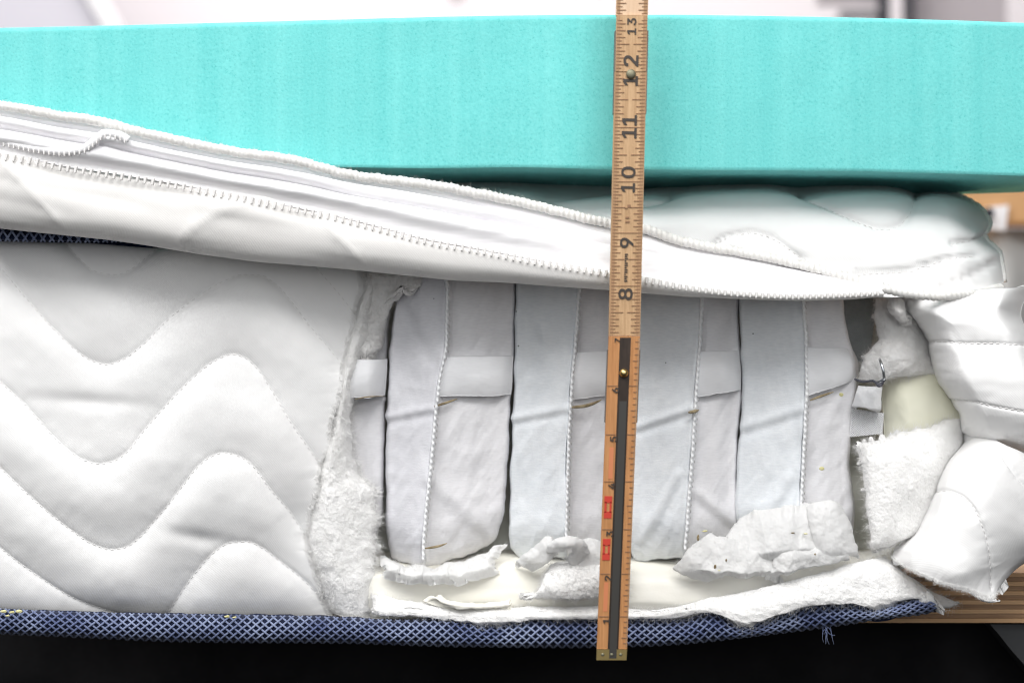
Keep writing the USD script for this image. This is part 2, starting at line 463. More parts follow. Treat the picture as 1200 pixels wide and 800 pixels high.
# ------------------------------------------------------------------ things behind, out of focus
def pbox(x0, y0, x1, y1, Y, depth, bevel=0.0):
    a, b = P(x0, y1, Y), P(x1, y0, Y)
    return box((a[0], Y, a[2]), (b[0], Y + depth, b[2]), bevel)


t = thing('metal_rack', 'dark blurred rack frame with two uprights against the pale wall behind the foam', 'rack', P(1053, 600, 1.2))
for x0, x1 in ((1034, 1043), (1064, 1072)):
    obj('upright', pbox(x0, -300, x1, 330, 1.2, 0.03), 'rack_black', t)
obj('crossbar', pbox(985, 13, 1034, 19.5, 1.21, 0.02), 'rack_black', t)
obj('shelf_board', pbox(960, -12, 1033, 3, 1.24, 0.02), 'rack_grey', t)
obj('back_panel', pbox(1074, -300, 1180, 330, 1.25, 0.02), 'rack_grey', t)
t = thing('pale_screen', 'pale lavender leaning panel with white slanting edge behind the left foam end', 'panel', P(0, 330, 1.5))
def slab(poly, Y, depth):
    w = P(np.array(poly)[:, 0], np.array(poly)[:, 1], Y)
    m = trimesh.creation.extrude_polygon(Polygon(w[:, [0, 2]]), depth, engine='earcut')
    v = np.array(m.vertices)
    return np.c_[v[:, 0], Y + depth - v[:, 2], v[:, 1]], np.array(m.faces)[:, ::1]
obj('panel', slab([(-300, -250), (-40, -250), (128, 45), (300, 330), (-300, 330)], 1.5, 0.03), 'grey_paint', t)
obj('edge_trim', slab([(-40, -250), (-22, -250), (146, 45), (318, 330), (300, 330), (128, 45)], 1.49, 0.05), 'white_paint', t)
c = P(535, -8, 1.9)
m = trimesh.creation.cylinder(0.011, 0.03, sections=32); v = np.array(m.vertices)
obj('wall_knob', (np.c_[v[:, 0], v[:, 2], v[:, 1]] + c, np.array(m.faces)), 'rack_grey', smooth=40, label='small dark round knob on the pale wall at the top edge', cat='knob')
t = thing('wooden_board', 'tan wooden board with white label behind the right foam end', 'board', P(1200, 266, 0.5))
obj('board', pbox(1040, 200, 1400, 264, 0.5, 0.03, 0.003), 'board_wood', t)
lb = obj('label', slab([(1156, 243), (1182, 240), (1178, 270), (1158, 268)], 0.494, 0.005), 'label_white', t)
c = P(1158, 250, 0.49)
m = trimesh.creation.cylinder(0.0042, 0.006, sections=24); v = np.array(m.vertices)
obj('black_dot', (np.c_[v[:, 0], v[:, 2], v[:, 1]] + c, np.array(m.faces)), 'black_dot', lb)
G = surf([[(1120, 268, .56), (1170, 268, .52), (1200, 268, .53), (1300, 268, .56)], [(1120, 420, .56), (1180, 420, .50), (1215, 420, .53), (1300, 420, .56)], [(1120, 640, .56), (1180, 640, .5), (1215, 640, .53), (1300, 640, .56)]], 60, 60)
obj('grey_bolster', shell(G, thick=0.03)[0], 'grey_cover', smooth=True, label='pale grey padded cover out of focus below the tan board', cat='bolster')

# ------------------------------------------------------------------ bed platform under the mattress
pt = thing('bed_platform', 'plywood bed platform with layered edge under the mattress', 'bed platform', P(700, 1250, 0.3))
ys = np.linspace(670.5, 729.5, 12)
for k in range(11):
    a, b = P(250, ys[k + 1] , 0.03), P(1500, ys[k], 0.03)
    off = (0.0, 0.0006)[k % 2] + 0.0002 * ((k * 7) % 3)
    obj('ply', box((a[0], 0.03 + off, a[2] + 0.0001), (b[0], 0.9, b[2] - 0.0001)), ('ply_light', 'ply_dark')[k % 2] if k not in (4, 8) else 'ply_light', pt)
ztop = P(0, 729.5, 0.03)[2]
obj('base_panel', box((-0.8, 0.06, 0.0), (0.52, 0.09, ztop - 0.0004)), 'black_cloth', pt)
obj('leg', (lambda w: w)(slab([(1160, 731), (1170, 742), (1184, 760), (1200, 778), (1240, 830), (1270, 830), (1300, 731)], 0.035, 0.02)), 'leg_grey', pt, smooth=30)

# ------------------------------------------------------------------ aqua foam topper
def foam():
    top = [(-60, 34), (0, 32.5), (133, 29.5), (267, 26), (400, 22.5), (533, 19), (667, 17.2), (800, 17.2), (900, 18.5), (1000, 20.5), (1100, 23), (1200, 26.5), (1260, 29)]
    bot = [(-60, 196), (0, 196), (200, 196), (400, 196), (500, 197), (600, 196), (715, 198), (800, 199), (1000, 200.5), (1100, 203), (1200, 206), (1260, 207)]
    n = 420
    t_, b_ = spline([(*p, 0) for p in top], n), spline([(*p, 0) for p in bot], n)
    x = np.linspace(-60, 1260, n)
    ty = np.interp(x, t_[:, 0], t_[:, 1]); by = np.interp(x, b_[:, 0], b_[:, 1])
    Yf = -0.020 + 0.004 * ((x - 600) / 600) ** 2
    Yb = np.interp(x, [-60, 600, 1092, 1200, 1260], [0.38, 0.32, 0.125, 0.085, 0.07])
    tl, bl = P(x, ty, Yf), P(x, by, Yf)
    H = tl[:, 2] - bl[:, 2]
    sec = []
    prof = [(0.0, 0.0)]
    rows = []
    nf = 90
    for k in range(nf + 1):                      # front face, slightly rounded edges
        s = k / nf
        e = 0.0016
        z = bl[:, 2] + H * s
        inset = e * (0.35 * np.clip(1 - (s * H) / 0.0012, 0, 1) ** 2 + 0.8 * np.clip(1 - ((1 - s) * H) / 0.0022, 0, 1) ** 2)
        rows.append(np.c_[bl[:, 0], Yf + inset, z])
    for s in np.linspace(0.05, 1, 12):           # top back
        rows.append(np.c_[tl[:, 0], Yf + 0.0023 + (Yb - Yf) * s, tl[:, 2] + 0.0 * s])
    for s in np.linspace(0.1, 1, 10):
        rows.append(np.c_[tl[:, 0], Yb + 0.0023, tl[:, 2] - H * s])
    for s in np.linspace(0.05, 0.97, 14):
        rows.append(np.c_[tl[:, 0], Yb + (Yf + 0.0016 - Yb) * s, bl[:, 2]])
    W = np.stack(rows)
    W[:nf + 1, :, 1] += 0.0012 * (fbm(np.stack([W[:nf + 1, :, 0] * 25, W[:nf + 1, :, 2] * 25, W[:nf + 1, :, 2] * 0], -1), 3, 5) - 0.5)
    W[:nf + 1, :, 1] += 0.00005 * (fbm(np.stack([W[:nf + 1, :, 0] * 700, W[:nf + 1, :, 2] * 700, W[:nf + 1, :, 2] * 0], -1), 2, 9) - 0.5)
    m, nn = W.shape[:2]
    i = np.arange(m * nn).reshape(m, nn)
    a = i; b = np.roll(i, -1, 0)
    F = np.vstack([np.c_[a[:, :-1].ravel(), a[:, 1:].ravel(), b[:, 1:].ravel()], np.c_[a[:, :-1].ravel(), b[:, 1:].ravel(), b[:, :-1].ravel()]])
    caps = []
    for col, flip in ((0, 1), (nn - 1, 0)):
        c = len(W.reshape(-1, 3)) + len(caps) // 2
        pass
    V = W.reshape(-1, 3)
    V = np.vstack([V, W[:, 0].mean(0), W[:, -1].mean(0)])
    cl, cr = len(V) - 2, len(V) - 1
    F = np.vstack([F, [[cl, i[k, 0], i[(k + 1) % m, 0]] for k in range(m)], [[cr, i[(k + 1) % m, nn - 1], i[k, nn - 1]] for k in range(m)]])
    return V, F
obj('foam_topper', foam(), 'aqua_foam', smooth=40, label='thick aqua blue foam slab lying on top of the cut mattress', cat='foam slab')

# ------------------------------------------------------------------ mattress cover
mc = thing('mattress_cover', 'white quilted mattress cover unzipped and cut open along its side', 'mattress cover', P(600, 750, 0.05))

Q = [[(55, 262), (75, 283), (93, 303), (112, 318), (135, 322), (155, 314), (175, 298), (195, 284), (215, 268)],
     [(-40, 262), (0, 313), (20, 337), (63, 385), (87, 408), (107, 422), (125, 427), (147, 420), (167, 405), (200, 372), (233, 347), (262, 330), (285, 322), (303, 322), (322, 332), (340, 352), (365, 385), (395, 420), (420, 455)],
     [(-40, 412), (0, 447), (30, 474), (57, 505), (83, 529), (103, 540), (117, 543), (133, 540), (150, 529), (167, 507), (200, 470), (233, 437), (253, 422), (273, 415), (287, 419), (300, 430), (320, 460), (340, 494), (363, 527), (385, 560)],
     [(-40, 508), (0, 546), (20, 565), (47, 590), (83, 620), (110, 638), (130, 644), (147, 641), (163, 630), (180, 611), (200, 588), (217, 566), (233, 546), (247, 535), (262, 530), (283, 535), (297, 546), (317, 573), (340, 600), (353, 620), (375, 655)],
     [(-40, 610), (0, 640), (20, 656), (60, 683), (90, 700), (117, 711), (150, 722)],
     [(190, 728), (200, 713), (213, 693), (233, 666), (253, 645), (273, 635), (290, 634), (307, 641), (327, 656), (353, 676), (370, 693), (387, 715)],
     [(330, 270), (372, 318), (400, 350), (430, 392)]]
G = surf([[(-40, 255, .016), (100, 262, .016), (300, 280, .016), (428, 300, .02)],
          [(-40, 320, .006), (100, 320, .006), (300, 320, .006), (424, 330, .014)],
          [(-40, 420, .002), (150, 420, .001), (300, 420, .001), (405, 420, .010)],
          [(-40, 520, .001), (150, 520, 0), (300, 520, .0), (385, 520, .008)],
          [(-40, 620, .003), (150, 620, .002), (280, 620, .002), (361, 620, .010)],
          [(-40, 690, .009), (150, 692, .008), (280, 694, .008), (376, 690, .014)],
          [(-40, 716, .018), (150, 722, .017), (280, 724, .017), (395, 727, .02)]], 300, 300)
G = rag(G, {'u1': (7, 18)}, 3, 30)
def bands(curves, A):
    """Puffed bands between wave seams: each bulges out just below its upper seam and slopes gently back to the next."""
    cs_ = [spline([(*c, 0) for c in cv], 500)[:, :2] for cv in curves]
    def f(px, py):
        q = np.stack([px, py], -1).reshape(-1, 2)
        dA, dB, dm = np.full(len(q), 70.0), np.full(len(q), 70.0), np.full(len(q), 99.0)
        for c in cs_:
            d = cKDTree(c).query(q)[0]
            yc = np.interp(q[:, 0], c[:, 0], c[:, 1])
            below = q[:, 1] > yc
            dA = np.where(below, np.minimum(dA, d), dA); dB = np.where(below, dB, np.minimum(dB, d)); dm = np.minimum(dm, d)
        h = A * (1 - np.exp(-(dA / 15) ** 1.0)) * np.clip(dB / (dA + dB + 1e-6), 0, 1) ** .62
        h = h.reshape(px.shape)
        sm = gaussian_filter(h, 5.0); w = np.clip(dm.reshape(px.shape) / 9, 0, 1)
        h = h * (1 - w) + sm * w
        h = gaussian_filter(h, 1.6)
        return h - 0.0003 * np.exp(-(dm.reshape(px.shape) / 1.8) ** 2) + pucker(curves, px, py, .0003, 9.0)
    return f
gf = bands(Q[:6], 0.0072)
def dq(px, py):
    soft = 0.0050 * pxn(px + 0.5 * py, py - 0.25 * px, 170, 75, 4, 2) + 0.0007 * pxn(px, py, 26, 24, 8, 2)
    fold = 0.0016 * np.exp(-((py - 470 - 0.06 * (px - 100)) / 9) ** 2) * np.clip(1 - abs(px - 110) / 90, 0, 1)
    fold2 = 0.0018 * np.exp(-((py - 628 - 0.18 * (px - 230)) / 9) ** 2) * np.clip(1 - abs(px - 235) / 55, 0, 1)
    return gf(px, py) + soft - fold - fold2
me, Wq, nq = shell(G, dq, 0.004)
qp = obj('quilted_side_panel', me, 'quilt_cloth', mc, smooth=True)
for q in Q:
    s = stitches(Wq, G, q, 7.5, r=0.00016)
    if s:
        obj('stitching', s, 'thread', qp, kind='stuff')

# torn fleece edge of the side panel
G = surf([[(426, 305, .006), (440, 305, .014), (470, 300, .022), (510, 312, .02)],
          [(420, 340, .005), (432, 345, .004), (442, 345, .012), (452, 342, .022)],
          [(406, 395, .003), (418, 395, .001), (428, 395, .006), (436, 395, .02)],
          [(397, 450, .001), (405, 450, -.001), (412, 450, .004), (420, 450, .018)],
          [(388, 500, .001), (397, 500, -.002), (405, 500, .003), (412, 500, .018)],
          [(374, 545, .001), (388, 545, -.003), (404, 548, .000), (422, 552, .014)],
          [(362, 578, .002), (388, 580, -.003), (418, 578, .000), (444, 576, .010)],
          [(358, 612, .003), (388, 613, -.003), (420, 614, .000), (446, 613, .008)],
          [(360, 645, .004), (392, 646, -.003), (420, 645, .000), (444, 642, .008)],
          [(370, 685, .006), (400, 686, -.002), (425, 687, .000), (443, 680, .010)],
          [(388, 718, .012), (405, 722, .003), (425, 724, .003), (440, 722, .012)]], 110, 330)
G = rag(G, {'u1': (9, 16), 'v1': (5, 9)}, 11)
G[..., 2] += .005 + .004 * np.clip(1 - np.linspace(0, 1, G.shape[1]) / .25, 0, 1)[None]
df = lambda px, py: 0.0022 * pxn(px, py, 30, 40, 21, 3) + 0.0016 * pxn(px, py, 9, 10, 24, 3)
me, W, n = shell(G, lambda px, py: df(px, py) - .003 * np.clip(1 - (1 - np.linspace(0, 1, px.shape[1])) / .12, 0, 1)[None] ** 2, 0.001)
te = obj('torn_edge', me, 'white_fleece', mc, smooth=True, label='fluffy torn white edge of the side panel')
e, en = W[:, -14:].reshape(-1, 3), n[:, -14:].reshape(-1, 3) + [.8, 0, 0]
qe, qn = Wq[:, -5:].reshape(-1, 3), nq[:, -5:].reshape(-1, 3) * .6 + [.8, 0, 0]
obj('fluff', cat(fibres(e, en, 0.0032, 3500, 5, r=.00007), fibres(W.reshape(-1, 3), n.reshape(-1, 3) * .4, 0.0030, 6000, 6, r=.00006), fibres(qe, qn, .0032, 3500, 77, r=.00006)), 'white_fleece', te, kind='stuff')

# quilted top panel below the foam, right of the flap
TQ = [[(838, 290), (845, 282), (860, 275), (880, 271), (905, 277), (925, 290), (940, 303)],
      [(935, 222), (960, 235), (985, 247), (1010, 258), (1035, 266), (1055, 261), (1065, 250), (1071, 240), (1073, 224)],
      [(1005, 322), (1040, 320), (1065, 317), (1090, 310), (1115, 301), (1150, 296)], [(1118, 281), (1140, 279), (1165, 272)],
      [(640, 229), (690, 222), (740, 214), (800, 206)], [(430, 240), (480, 228), (515, 214)],
      [(757, 236), (770, 233), (785, 226)], [(1105, 340), (1140, 322), (1170, 306)]]
G = surf([[(420, 200, .16), (700, 204, .16), (1000, 206, .16), (1085, 216, .15)],
          [(420, 206, .10), (700, 210, .09), (1000, 213, .09), (1098, 223, .11)],
          [(420, 219, .045), (700, 221, .04), (900, 221, .04), (1050, 223, .045), (1120, 229, .08)],
          [(420, 229, .018), (700, 229, .012), (900, 227, .012), (1060, 228, .018), (1110, 231, .03), (1148, 243, .065)],
          [(420, 245, .008), (700, 245, .004), (1000, 245, .004), (1110, 250, .012), (1163, 262, .055)],
          [(420, 270, .004), (800, 270, -.002), (1000, 275, -.003), (1115, 278, -.0005), (1145, 278, .012), (1162, 277, .045)],
          [(420, 290, .004), (800, 295, -.002), (1000, 305, -.007), (1120, 300, -.006), (1160, 300, .01), (1177, 298, .035)],
          [(420, 310, .004), (800, 320, .0), (960, 340, -.005), (1050, 348, -.008), (1130, 345, -.008), (1165, 338, .004), (1180, 330, .03)]], 380, 130)
me, W, n = shell(G, lambda px, py: groove(TQ, 0.0032, 11)(px, py) - 0.004 + 0.003 * pxn(px, py, 90, 22, 41, 3), 0.003)
tp = obj('top_panel', me, 'quilt_cloth', mc, smooth=True)
for q in TQ[:4]:
    s = stitches(W, G, q, 7.0, r=0.00025)
    if s:
        obj('stitching', s, 'thread', tp, kind='stuff')
# serged edge closing the right end of the top panel
c = W[50:, -1]
obj('edge_binding', tube(c, 0.0014, 8, rfun=lambda s, th: 1 + 0.18 * np.sin(s * 5000 + th)), 'serged_thread', mc, smooth=True)

# zip flap
CORD = [(-40, 117, -.030), (0, 123, -.030), (60, 134, -.031), (125, 144, -.032), (160, 154, -.031), (200, 163, -.031), (270, 177, -.031), (333, 186, -.031), (365, 193, -.031), (400, 203, -.030), (500, 216, -.027), (600, 235, -.022), (667, 251, -.019), (715, 262, -.017), (760, 270, -.016), (800, 283, -.015), (867, 295, -.015), (933, 309, -.016), (1000, 327, -.017), (1033, 338, -.018), (1067, 344, -.018), (1100, 347, -.017), (1135, 345, -.010), (1172, 338, .012)]
TEETH = [(-40, 178, -.034), (0, 181, -.034), (40, 187, -.034), (67, 193, -.034), (133, 203, -.034), (200, 214, -.034), (267, 227, -.034), (333, 240, -.034), (400, 254, -.034), (450, 267, -.034), (500, 280, -.033), (567, 292, -.033), (633, 305, -.033), (700, 316, -.033), (753, 325, -.033), (800, 334, -.032), (867, 342, -.031), (933, 345, -.030), (1000, 343, -.027), (1034, 341, -.023)]
BOT = [(-40, 258, -.020), (0, 263, -.020), (27, 266, -.020), (67, 270, -.020), (133, 277, -.021), (180, 284, -.022), (233, 293, -.023), (300, 302, -.023), (400, 310, -.023), (467, 317, -.023), (533, 324, -.023), (587, 326, -.023), (640, 330, -.024), (713, 335, -.025), (770, 340, -.026), (810, 343.5, -.027), (870, 346, -.027), (933, 348, -.026), (1000, 346, -.024), (1034, 343, -.021)]
flap_bands = bands([[(-60, 120), (5, 192), (42, 228), (80, 266), (110, 310)], [(200, 300), (217, 275), (240, 258), (265, 246), (300, 239), (345, 232), (400, 220)], [(370, 240), (392, 272), (415, 292), (450, 325)]], 0.0042)
zf = obj('zipper_flap', None if False else shell(
    (lambda T, B: rag(surf([[(x, y - 9, Y + .006) for x, y, Y in T], [(x, y + 3, Y + .0035) for x, y, Y in T],
                            [(T_[0], T_[1] * .70 + B_[1] * .30, T_[2] + .0005) for T_, B_ in zip(T, B)],
                            [(T_[0], T_[1] * .4 + B_[1] * .6, T_[2] + .001) for T_, B_ in zip(T, B)],
                            [(T_[0], T_[1] * .08 + B_[1] * .92, T_[2] + .005) for T_, B_ in zip(T, B)],
                            [(x, y, Y) for x, y, Y in B],
                            [(x, y - 3, Y + .012) for x, y, Y in B],
                            [(x, y - 12, Y + .03) for x, y, Y in B]], 420, 90), {}, 1))(
        [tuple(p) for p in np.c_[spline(TEETH, 60)]],
        [tuple(p) for p in (lambda b, t: np.c_[t[:, 0], np.interp(t[:, 0], [q[0] for q in b], [q[1] for q in b]), np.interp(t[:, 0], [q[0] for q in b], [q[2] for q in b])])(BOT, spline(TEETH, 60))]),
    lambda px, py: (flap_bands(px, py) - .003 + 0.0034 * pxn(px, py - 0.18 * px, 130, 26, 51, 2)) * np.clip((760 - px) / 300, .06, 1) * np.clip((np.interp(px, [q[0] for q in BOT], [q[1] for q in BOT]) - py) / 16, 0, 1), 0.002)[0],
    'flap_cloth', mc, smooth=True, label='lifted zipped lower edge of the cover above the cut')
# zipper tape with lengthwise folds
cs, tsn = spline(CORD, 60), spline(TEETH, 60)
xs = np.linspace(-40, 1034, 60)
cy, cY = np.interp(xs, cs[:, 0], cs[:, 1]), np.interp(xs, cs[:, 0], cs[:, 2])
ty, tY = np.interp(xs, tsn[:, 0], tsn[:, 1]), np.interp(xs, tsn[:, 0], tsn[:, 2])
def lerp(a, dy=0):
    return [(x, c * (1 - a) + t_ * a + dy, C * (1 - a) + T * a + 0) for x, c, C, t_, T in zip(xs, cy, cY, ty, tY)]
G = surf([[(x, y, Y + .004) for x, y, Y in lerp(0.02)], [(x, y, Y + .003) for x, y, Y in lerp(0.2)], lerp(.38), lerp(.5), lerp(.62), lerp(.8), lerp(1.0, 0.5)], 500, 120, ts=[0, .18, .36, .5, .62, .8, 1])
V01 = np.linspace(0, 1, 120)[:, None] + 0 * G[..., 0]
wob = pxn(G[..., 0], G[..., 1], 240, 2000, 61, 2) * 0.25
fd = 1.5 * (0.0022 * np.exp(-((V01 - .30 - wob) / .07) ** 2) - 0.0016 * np.exp(-((V01 - .44 - wob) / .035) ** 2) + 0.0030 * np.exp(-((V01 - .66 - wob) / .16) ** 2) - 0.0012 * np.exp(-((V01 - .17 - wob * .5) / .03) ** 2))
px_, py_ = G[..., 0], G[..., 1]
bump = 0.004 * np.exp(-((px_ - 128) / 14) ** 2 - ((py_ - 168) / 9) ** 2)
fd = fd * np.clip((760 - px_) / 120, .22, 1) * np.clip((1 - V01) / .12, 0, 1) + bump + 0.0010 * pxn(px_, py_, 60, 9, 63, 3)
me, Wt, nt = shell(G, fd, 0.001)
obj('zipper_tape', me, 'tape_cloth', zf, smooth=True)
# piping cord
c = spline(CORD, 1200)
path = P(c[:, 0], c[:, 1], c[:, 2])
path[:, 2] += 0.0006 * (noise(np.c_[c[:, 0] / 9, c[:, 0] * 0, c[:, 0] * 0], 3) - .5)
obj('piping', tube(path, 0.0023, 12, rfun=lambda s, th: 1 + 0.07 * np.sin(s * 2300 - th) + 0.05 * np.sin(s * 4700 + 2 * th) + 0.10 * (noise(np.stack([s * 500 + 0 * th, np.cos(th) * 2 + 0 * s, np.sin(th) * 2 + 0 * s], -1), 4) - .5)), 'serged_thread', zf, smooth=True)
rng = np.random.default_rng(4)
k = rng.integers(0, len(path), 1600)
obj('fluff', fibres(path[k] + np.array([0, -.0012, .0016]), np.tile([0, -.5, .8], (1600, 1)), 0.0018, 1600, 8), 'serged_thread', zf, kind='stuff')
# teeth: one bead with two nibs each
tc = spline(TEETH, 4000)
arc = np.r_[0, np.cumsum(np.linalg.norm(np.diff(tc[:, :2], axis=0), axis=1))]
tl = []
s = 20.0
while s < arc[-1] - 2:
    tl.append([np.interp(s, arc, tc[:, j]) for j in range(3)])
    x = tl[-1][0]
    s += np.interp(x, [0, 500, 760, 1034], [9.2, 9.0, 8.0, 6.3])
def tooth(sz):
    a = trimesh.creation.box((0.0017 * sz, 0.0022, 0.0030 * sz)).vertices
    a[a[:, 2] < 0, 0] *= 0.55
    m1 = trimesh.convex.convex_hull(np.vstack([a * [1, .7, 1], a * [.7, 1, 1], a * [.7, .7, 1.12]]))
    return np.array(m1.vertices), np.array(m1.faces)
for i, (x, y, Y) in enumerate(tl):
    sz = np.interp(x, [0, 700, 1034], [.98, .95, .70])
    v, f = tooth(sz)
    a = np.interp(x, [0, 700, 870, 1000, 1034], [-.18, -.2, -.08, .03, .06])
    v = np.c_[v[:, 0] * math.cos(a) - v[:, 2] * math.sin(a), v[:, 1], v[:, 0] * math.sin(a) + v[:, 2] * math.cos(a)]
    obj('zipper_tooth', (v + P(x, y + 2.5, Y - .0022), f), 'tooth_plastic', zf)
# upper tooth row of the open zip, curling up to its end at the left
c = spline([(-40, 166, -.034), (0, 169, -.035), (40, 177, -.036), (75, 181, -.037), (98, 178, -.038), (112, 168, -.039), (124, 160, -.039), (138, 162, -.038), (150, 168, -.037)], 400)
arc = np.r_[0, np.cumsum(np.linalg.norm(np.diff(c[:, :2], axis=0), axis=1))]
for s in np.arange(3, arc[-1], 6.0):
    q = [np.interp(s, arc, c[:, j]) for j in range(3)]
    v, f = tooth(.62)
    obj('zipper_tooth', (v * [1, 1, .9] + P(*q), f), 'tooth_plastic', zf)
pth = P(c[:, 0], c[:, 1] - 3.5, c[:, 2] + .001)
obj('tooth_tape', tube(pth, 0.0021, 8), 'tape_cloth', zf, smooth=True)

# mesh border: dark backing roll and a knotted net over it
def border(top, bot, Yt, Yb, bulge, name, pitch=10.4, extra=8, rows=7.6, seed=1, rr=0.00056):
    x0, x1 = top[0][0], top[-1][0]
    n = int((x1 - x0) / 3)
    xs = np.linspace(x0, x1, n)
    t_ = PchipInterpolator(*np.array(top).T)(xs); b_ = PchipInterpolator(*np.array(bot).T)(xs)
    def at(u, v):                    # u in px along, v 0..1 across
        a = np.interp(u, xs, t_); b = np.interp(u, xs, b_)
        y = a + (b - a) * v
        Y = Yt + (Yb - Yt) * v - bulge * np.sqrt(np.clip(1 - (2 * v - 1) ** 2, 0, 1))
        Y = Y + 0.0016 * (fbm(np.stack([u / 45, v * 2, u * 0], -1), 2, seed) - .5)
        return u, y, Y
    V = np.linspace(0, 1, 24)[:, None] + 0 * xs[None]
    U = xs[None] + 0 * V
    G = np.stack(at(U, V), -1)
    G = rag(G, {'v0': (1.5, 10)}, seed)
    G[..., 2] += 0.0006
    p = obj(name, shell(G, None, 0.006)[0], 'navy_cloth', mc, smooth=True)
    out = []
    vv = np.linspace(0.04, 1.0, 16)
    for sgn in (-1, 1):
        for k in np.arange(x0 - 60, x1 + 60, pitch):
            h = np.interp(np.clip(k, x0, x1), xs, b_ - t_)
            u = k + sgn * (vv - .5) * h * pitch / (2 * h / rows)
            u = u + 1.1 * np.sin(vv * rows * np.pi * 2) * 0
            ok = (u > x0 + 1) & (u < x1 - 1)
            if ok.sum() < 3:
                continue
            uu, v2 = u[ok], vv[ok]
            g = at(uu, v2)
            # weave over and under, thickened at knots
            lift = 0.0004 * sgn * np.cos(v2 * rows * np.pi)
            q = P(g[0], g[1] + 0.5 * pxn(g[0], g[1], 6, 6, seed, 1), g[2] - 0.0004 + lift)
            out.append(tube(q, rr, 5))
    obj('net', cat(*out), 'net_yarn', p, smooth=True, kind='stuff')
    return p, at
TB = [(-30, 716), (0, 718), (67, 721), (133, 723), (267, 725), (400, 728), (460, 731), (520, 729), (580, 735), (640, 729), (700, 731), (760, 731), (800, 731), (835, 722), (848, 726), (870, 735), (925, 722), (960, 712), (1005, 713), (1028, 716), (1060, 709), (1088, 704), (1099, 707)]
BB = [(-30, 740), (0, 742), (67, 745), (133, 748), (200, 751), (267, 752), (400, 753), (533, 757), (667, 758), (740, 757), (800, 754), (850, 749), (900, 743), (950, 737), (1000, 730), (1030, 725), (1067, 721), (1088, 718), (1099, 714)]
bp, bat = border([(x, y - 6) for x, y in TB], BB, .004, .0, .009, 'mesh_border')
border([(-30, 256), (0, 259), (100, 264), (170, 272), (184, 274)], [(-30, 281), (0, 282), (60, 283), (100, 283.5), (150, 283), (175, 281), (184, 279)], .006, -.004, .006, 'mesh_border', rows=3.0, seed=4)
# frayed blue threads hanging from the border
out = []
rng = np.random.default_rng(12)
for k in range(9):
    a = np.array([968 + rng.normal(0, 3), 734.0]); e = np.array([970 + rng.normal(0, 8), 747 + rng.uniform(-6, 8)])
    m_ = (a + e) / 2 + rng.normal(0, 3, 2)
    q = spline([(*a, -.004), (*m_, -.008), (*e, -.006)], 8)
    out.append(tube(P(q[:, 0], q[:, 1], q[:, 2]), .00016, 4))
obj('frayed_threads', cat(*out), 'net_yarn', bp, kind='stuff')
for x, y, r_ in ((4, 716, 2.4), (14, 717, 2.0), (22, 716, 2.6), (9, 721, 1.6), (266, 722, 2.0), (275, 723, 1.5), (705, 727, 1.8)):
    g = trimesh.creation.icosphere(2, r_ * S); v = np.array(g.vertices) * [1.6, .6, .8]
    v *= 1 + 0.5 * (noise(v / S / 1.3, 5) - .5)[:, None]
    obj('glue_bit', (v + P(x, y, -.0085), np.array(g.faces)), 'glue', bp, smooth=True)

# folded back cover at the right
FQ = [[(1070, 403), (1100, 402), (1150, 402), (1200, 401), (1260, 400)], [(1110, 470), (1140, 473), (1165, 477), (1200, 483), (1260, 490)]]
G = surf([[(1036, 338, .02), (1075, 342, -.004), (1130, 340, -.010), (1178, 336, .002), (1215, 336, .03)],
          [(1048, 358, .03), (1062, 362, .006), (1110, 362, -.018), (1170, 360, -.014), (1198, 368, .02)],
          [(1070, 380, .03), (1080, 382, .002), (1120, 382, -.022), (1180, 384, -.018), (1212, 396, .02)],
          [(1084, 410, .03), (1092, 411, .002), (1125, 412, -.022), (1190, 415, -.022), (1240, 425, .01)],
          [(1092, 440, .03), (1102, 442, .0), (1140, 446, -.025), (1200, 452, -.025), (1255, 460, .01)],
          [(1108, 468, .03), (1118, 470, .0), (1150, 474, -.023), (1205, 480, -.025), (1260, 490, .01)],
          [(1122, 490, .03), (1130, 494, .004), (1160, 502, -.016), (1210, 512, -.018), (1265, 520, .01)],
          [(1120, 506, .03), (1135, 512, .015), (1165, 522, -.002), (1212, 532, -.004), (1265, 540, .02)]], 150, 190)
me, W, n = shell(G, lambda px, py: groove(FQ, 0.0010, 16)(px, py) - .002 + 0.0003 * crumple(px, py, 55, 1.0, 73, 3) + 0.0022 * pxn(px, py, 80, 30, 71, 3) + 0.0010 * np.clip(pxn(px, py, 8, 6, 72, 2), -.3, .3) * np.clip(1 - (px - 1050 - (py - 350) * .5) / 30, 0, 1), 0.003)
ff = obj('folded_flap', me, 'quilt_cloth', mc, smooth=True, label='upper roll of the cut cover folded back at the right')
for q in FQ:
    s = stitches(W, G, q, 7.5, r=0.00035)
    obj('stitching', s, 'thread', ff, kind='stuff')
G = surf([[(1122, 494, .035), (1140, 492, .016), (1165, 500, .004), (1185, 512, .004)], [(1123, 510, .035), (1140, 514, .012), (1162, 522, .0), (1185, 530, .002)], [(1124, 522, .035), (1138, 530, .02), (1160, 540, .012), (1180, 545, .012)]], 50, 40)
obj('folded_flap', shell(G, lambda px, py: .002 * pxn(px, py, 14, 14, 3), .002)[0], 'quilt_cloth', mc, smooth=True)
LQ = [[(1085, 577), (1105, 573), (1122, 578), (1138, 592), (1150, 612), (1158, 632), (1163, 655), (1166, 690)], [(1170, 520), (1190, 552), (1215, 580), (1250, 610)]]
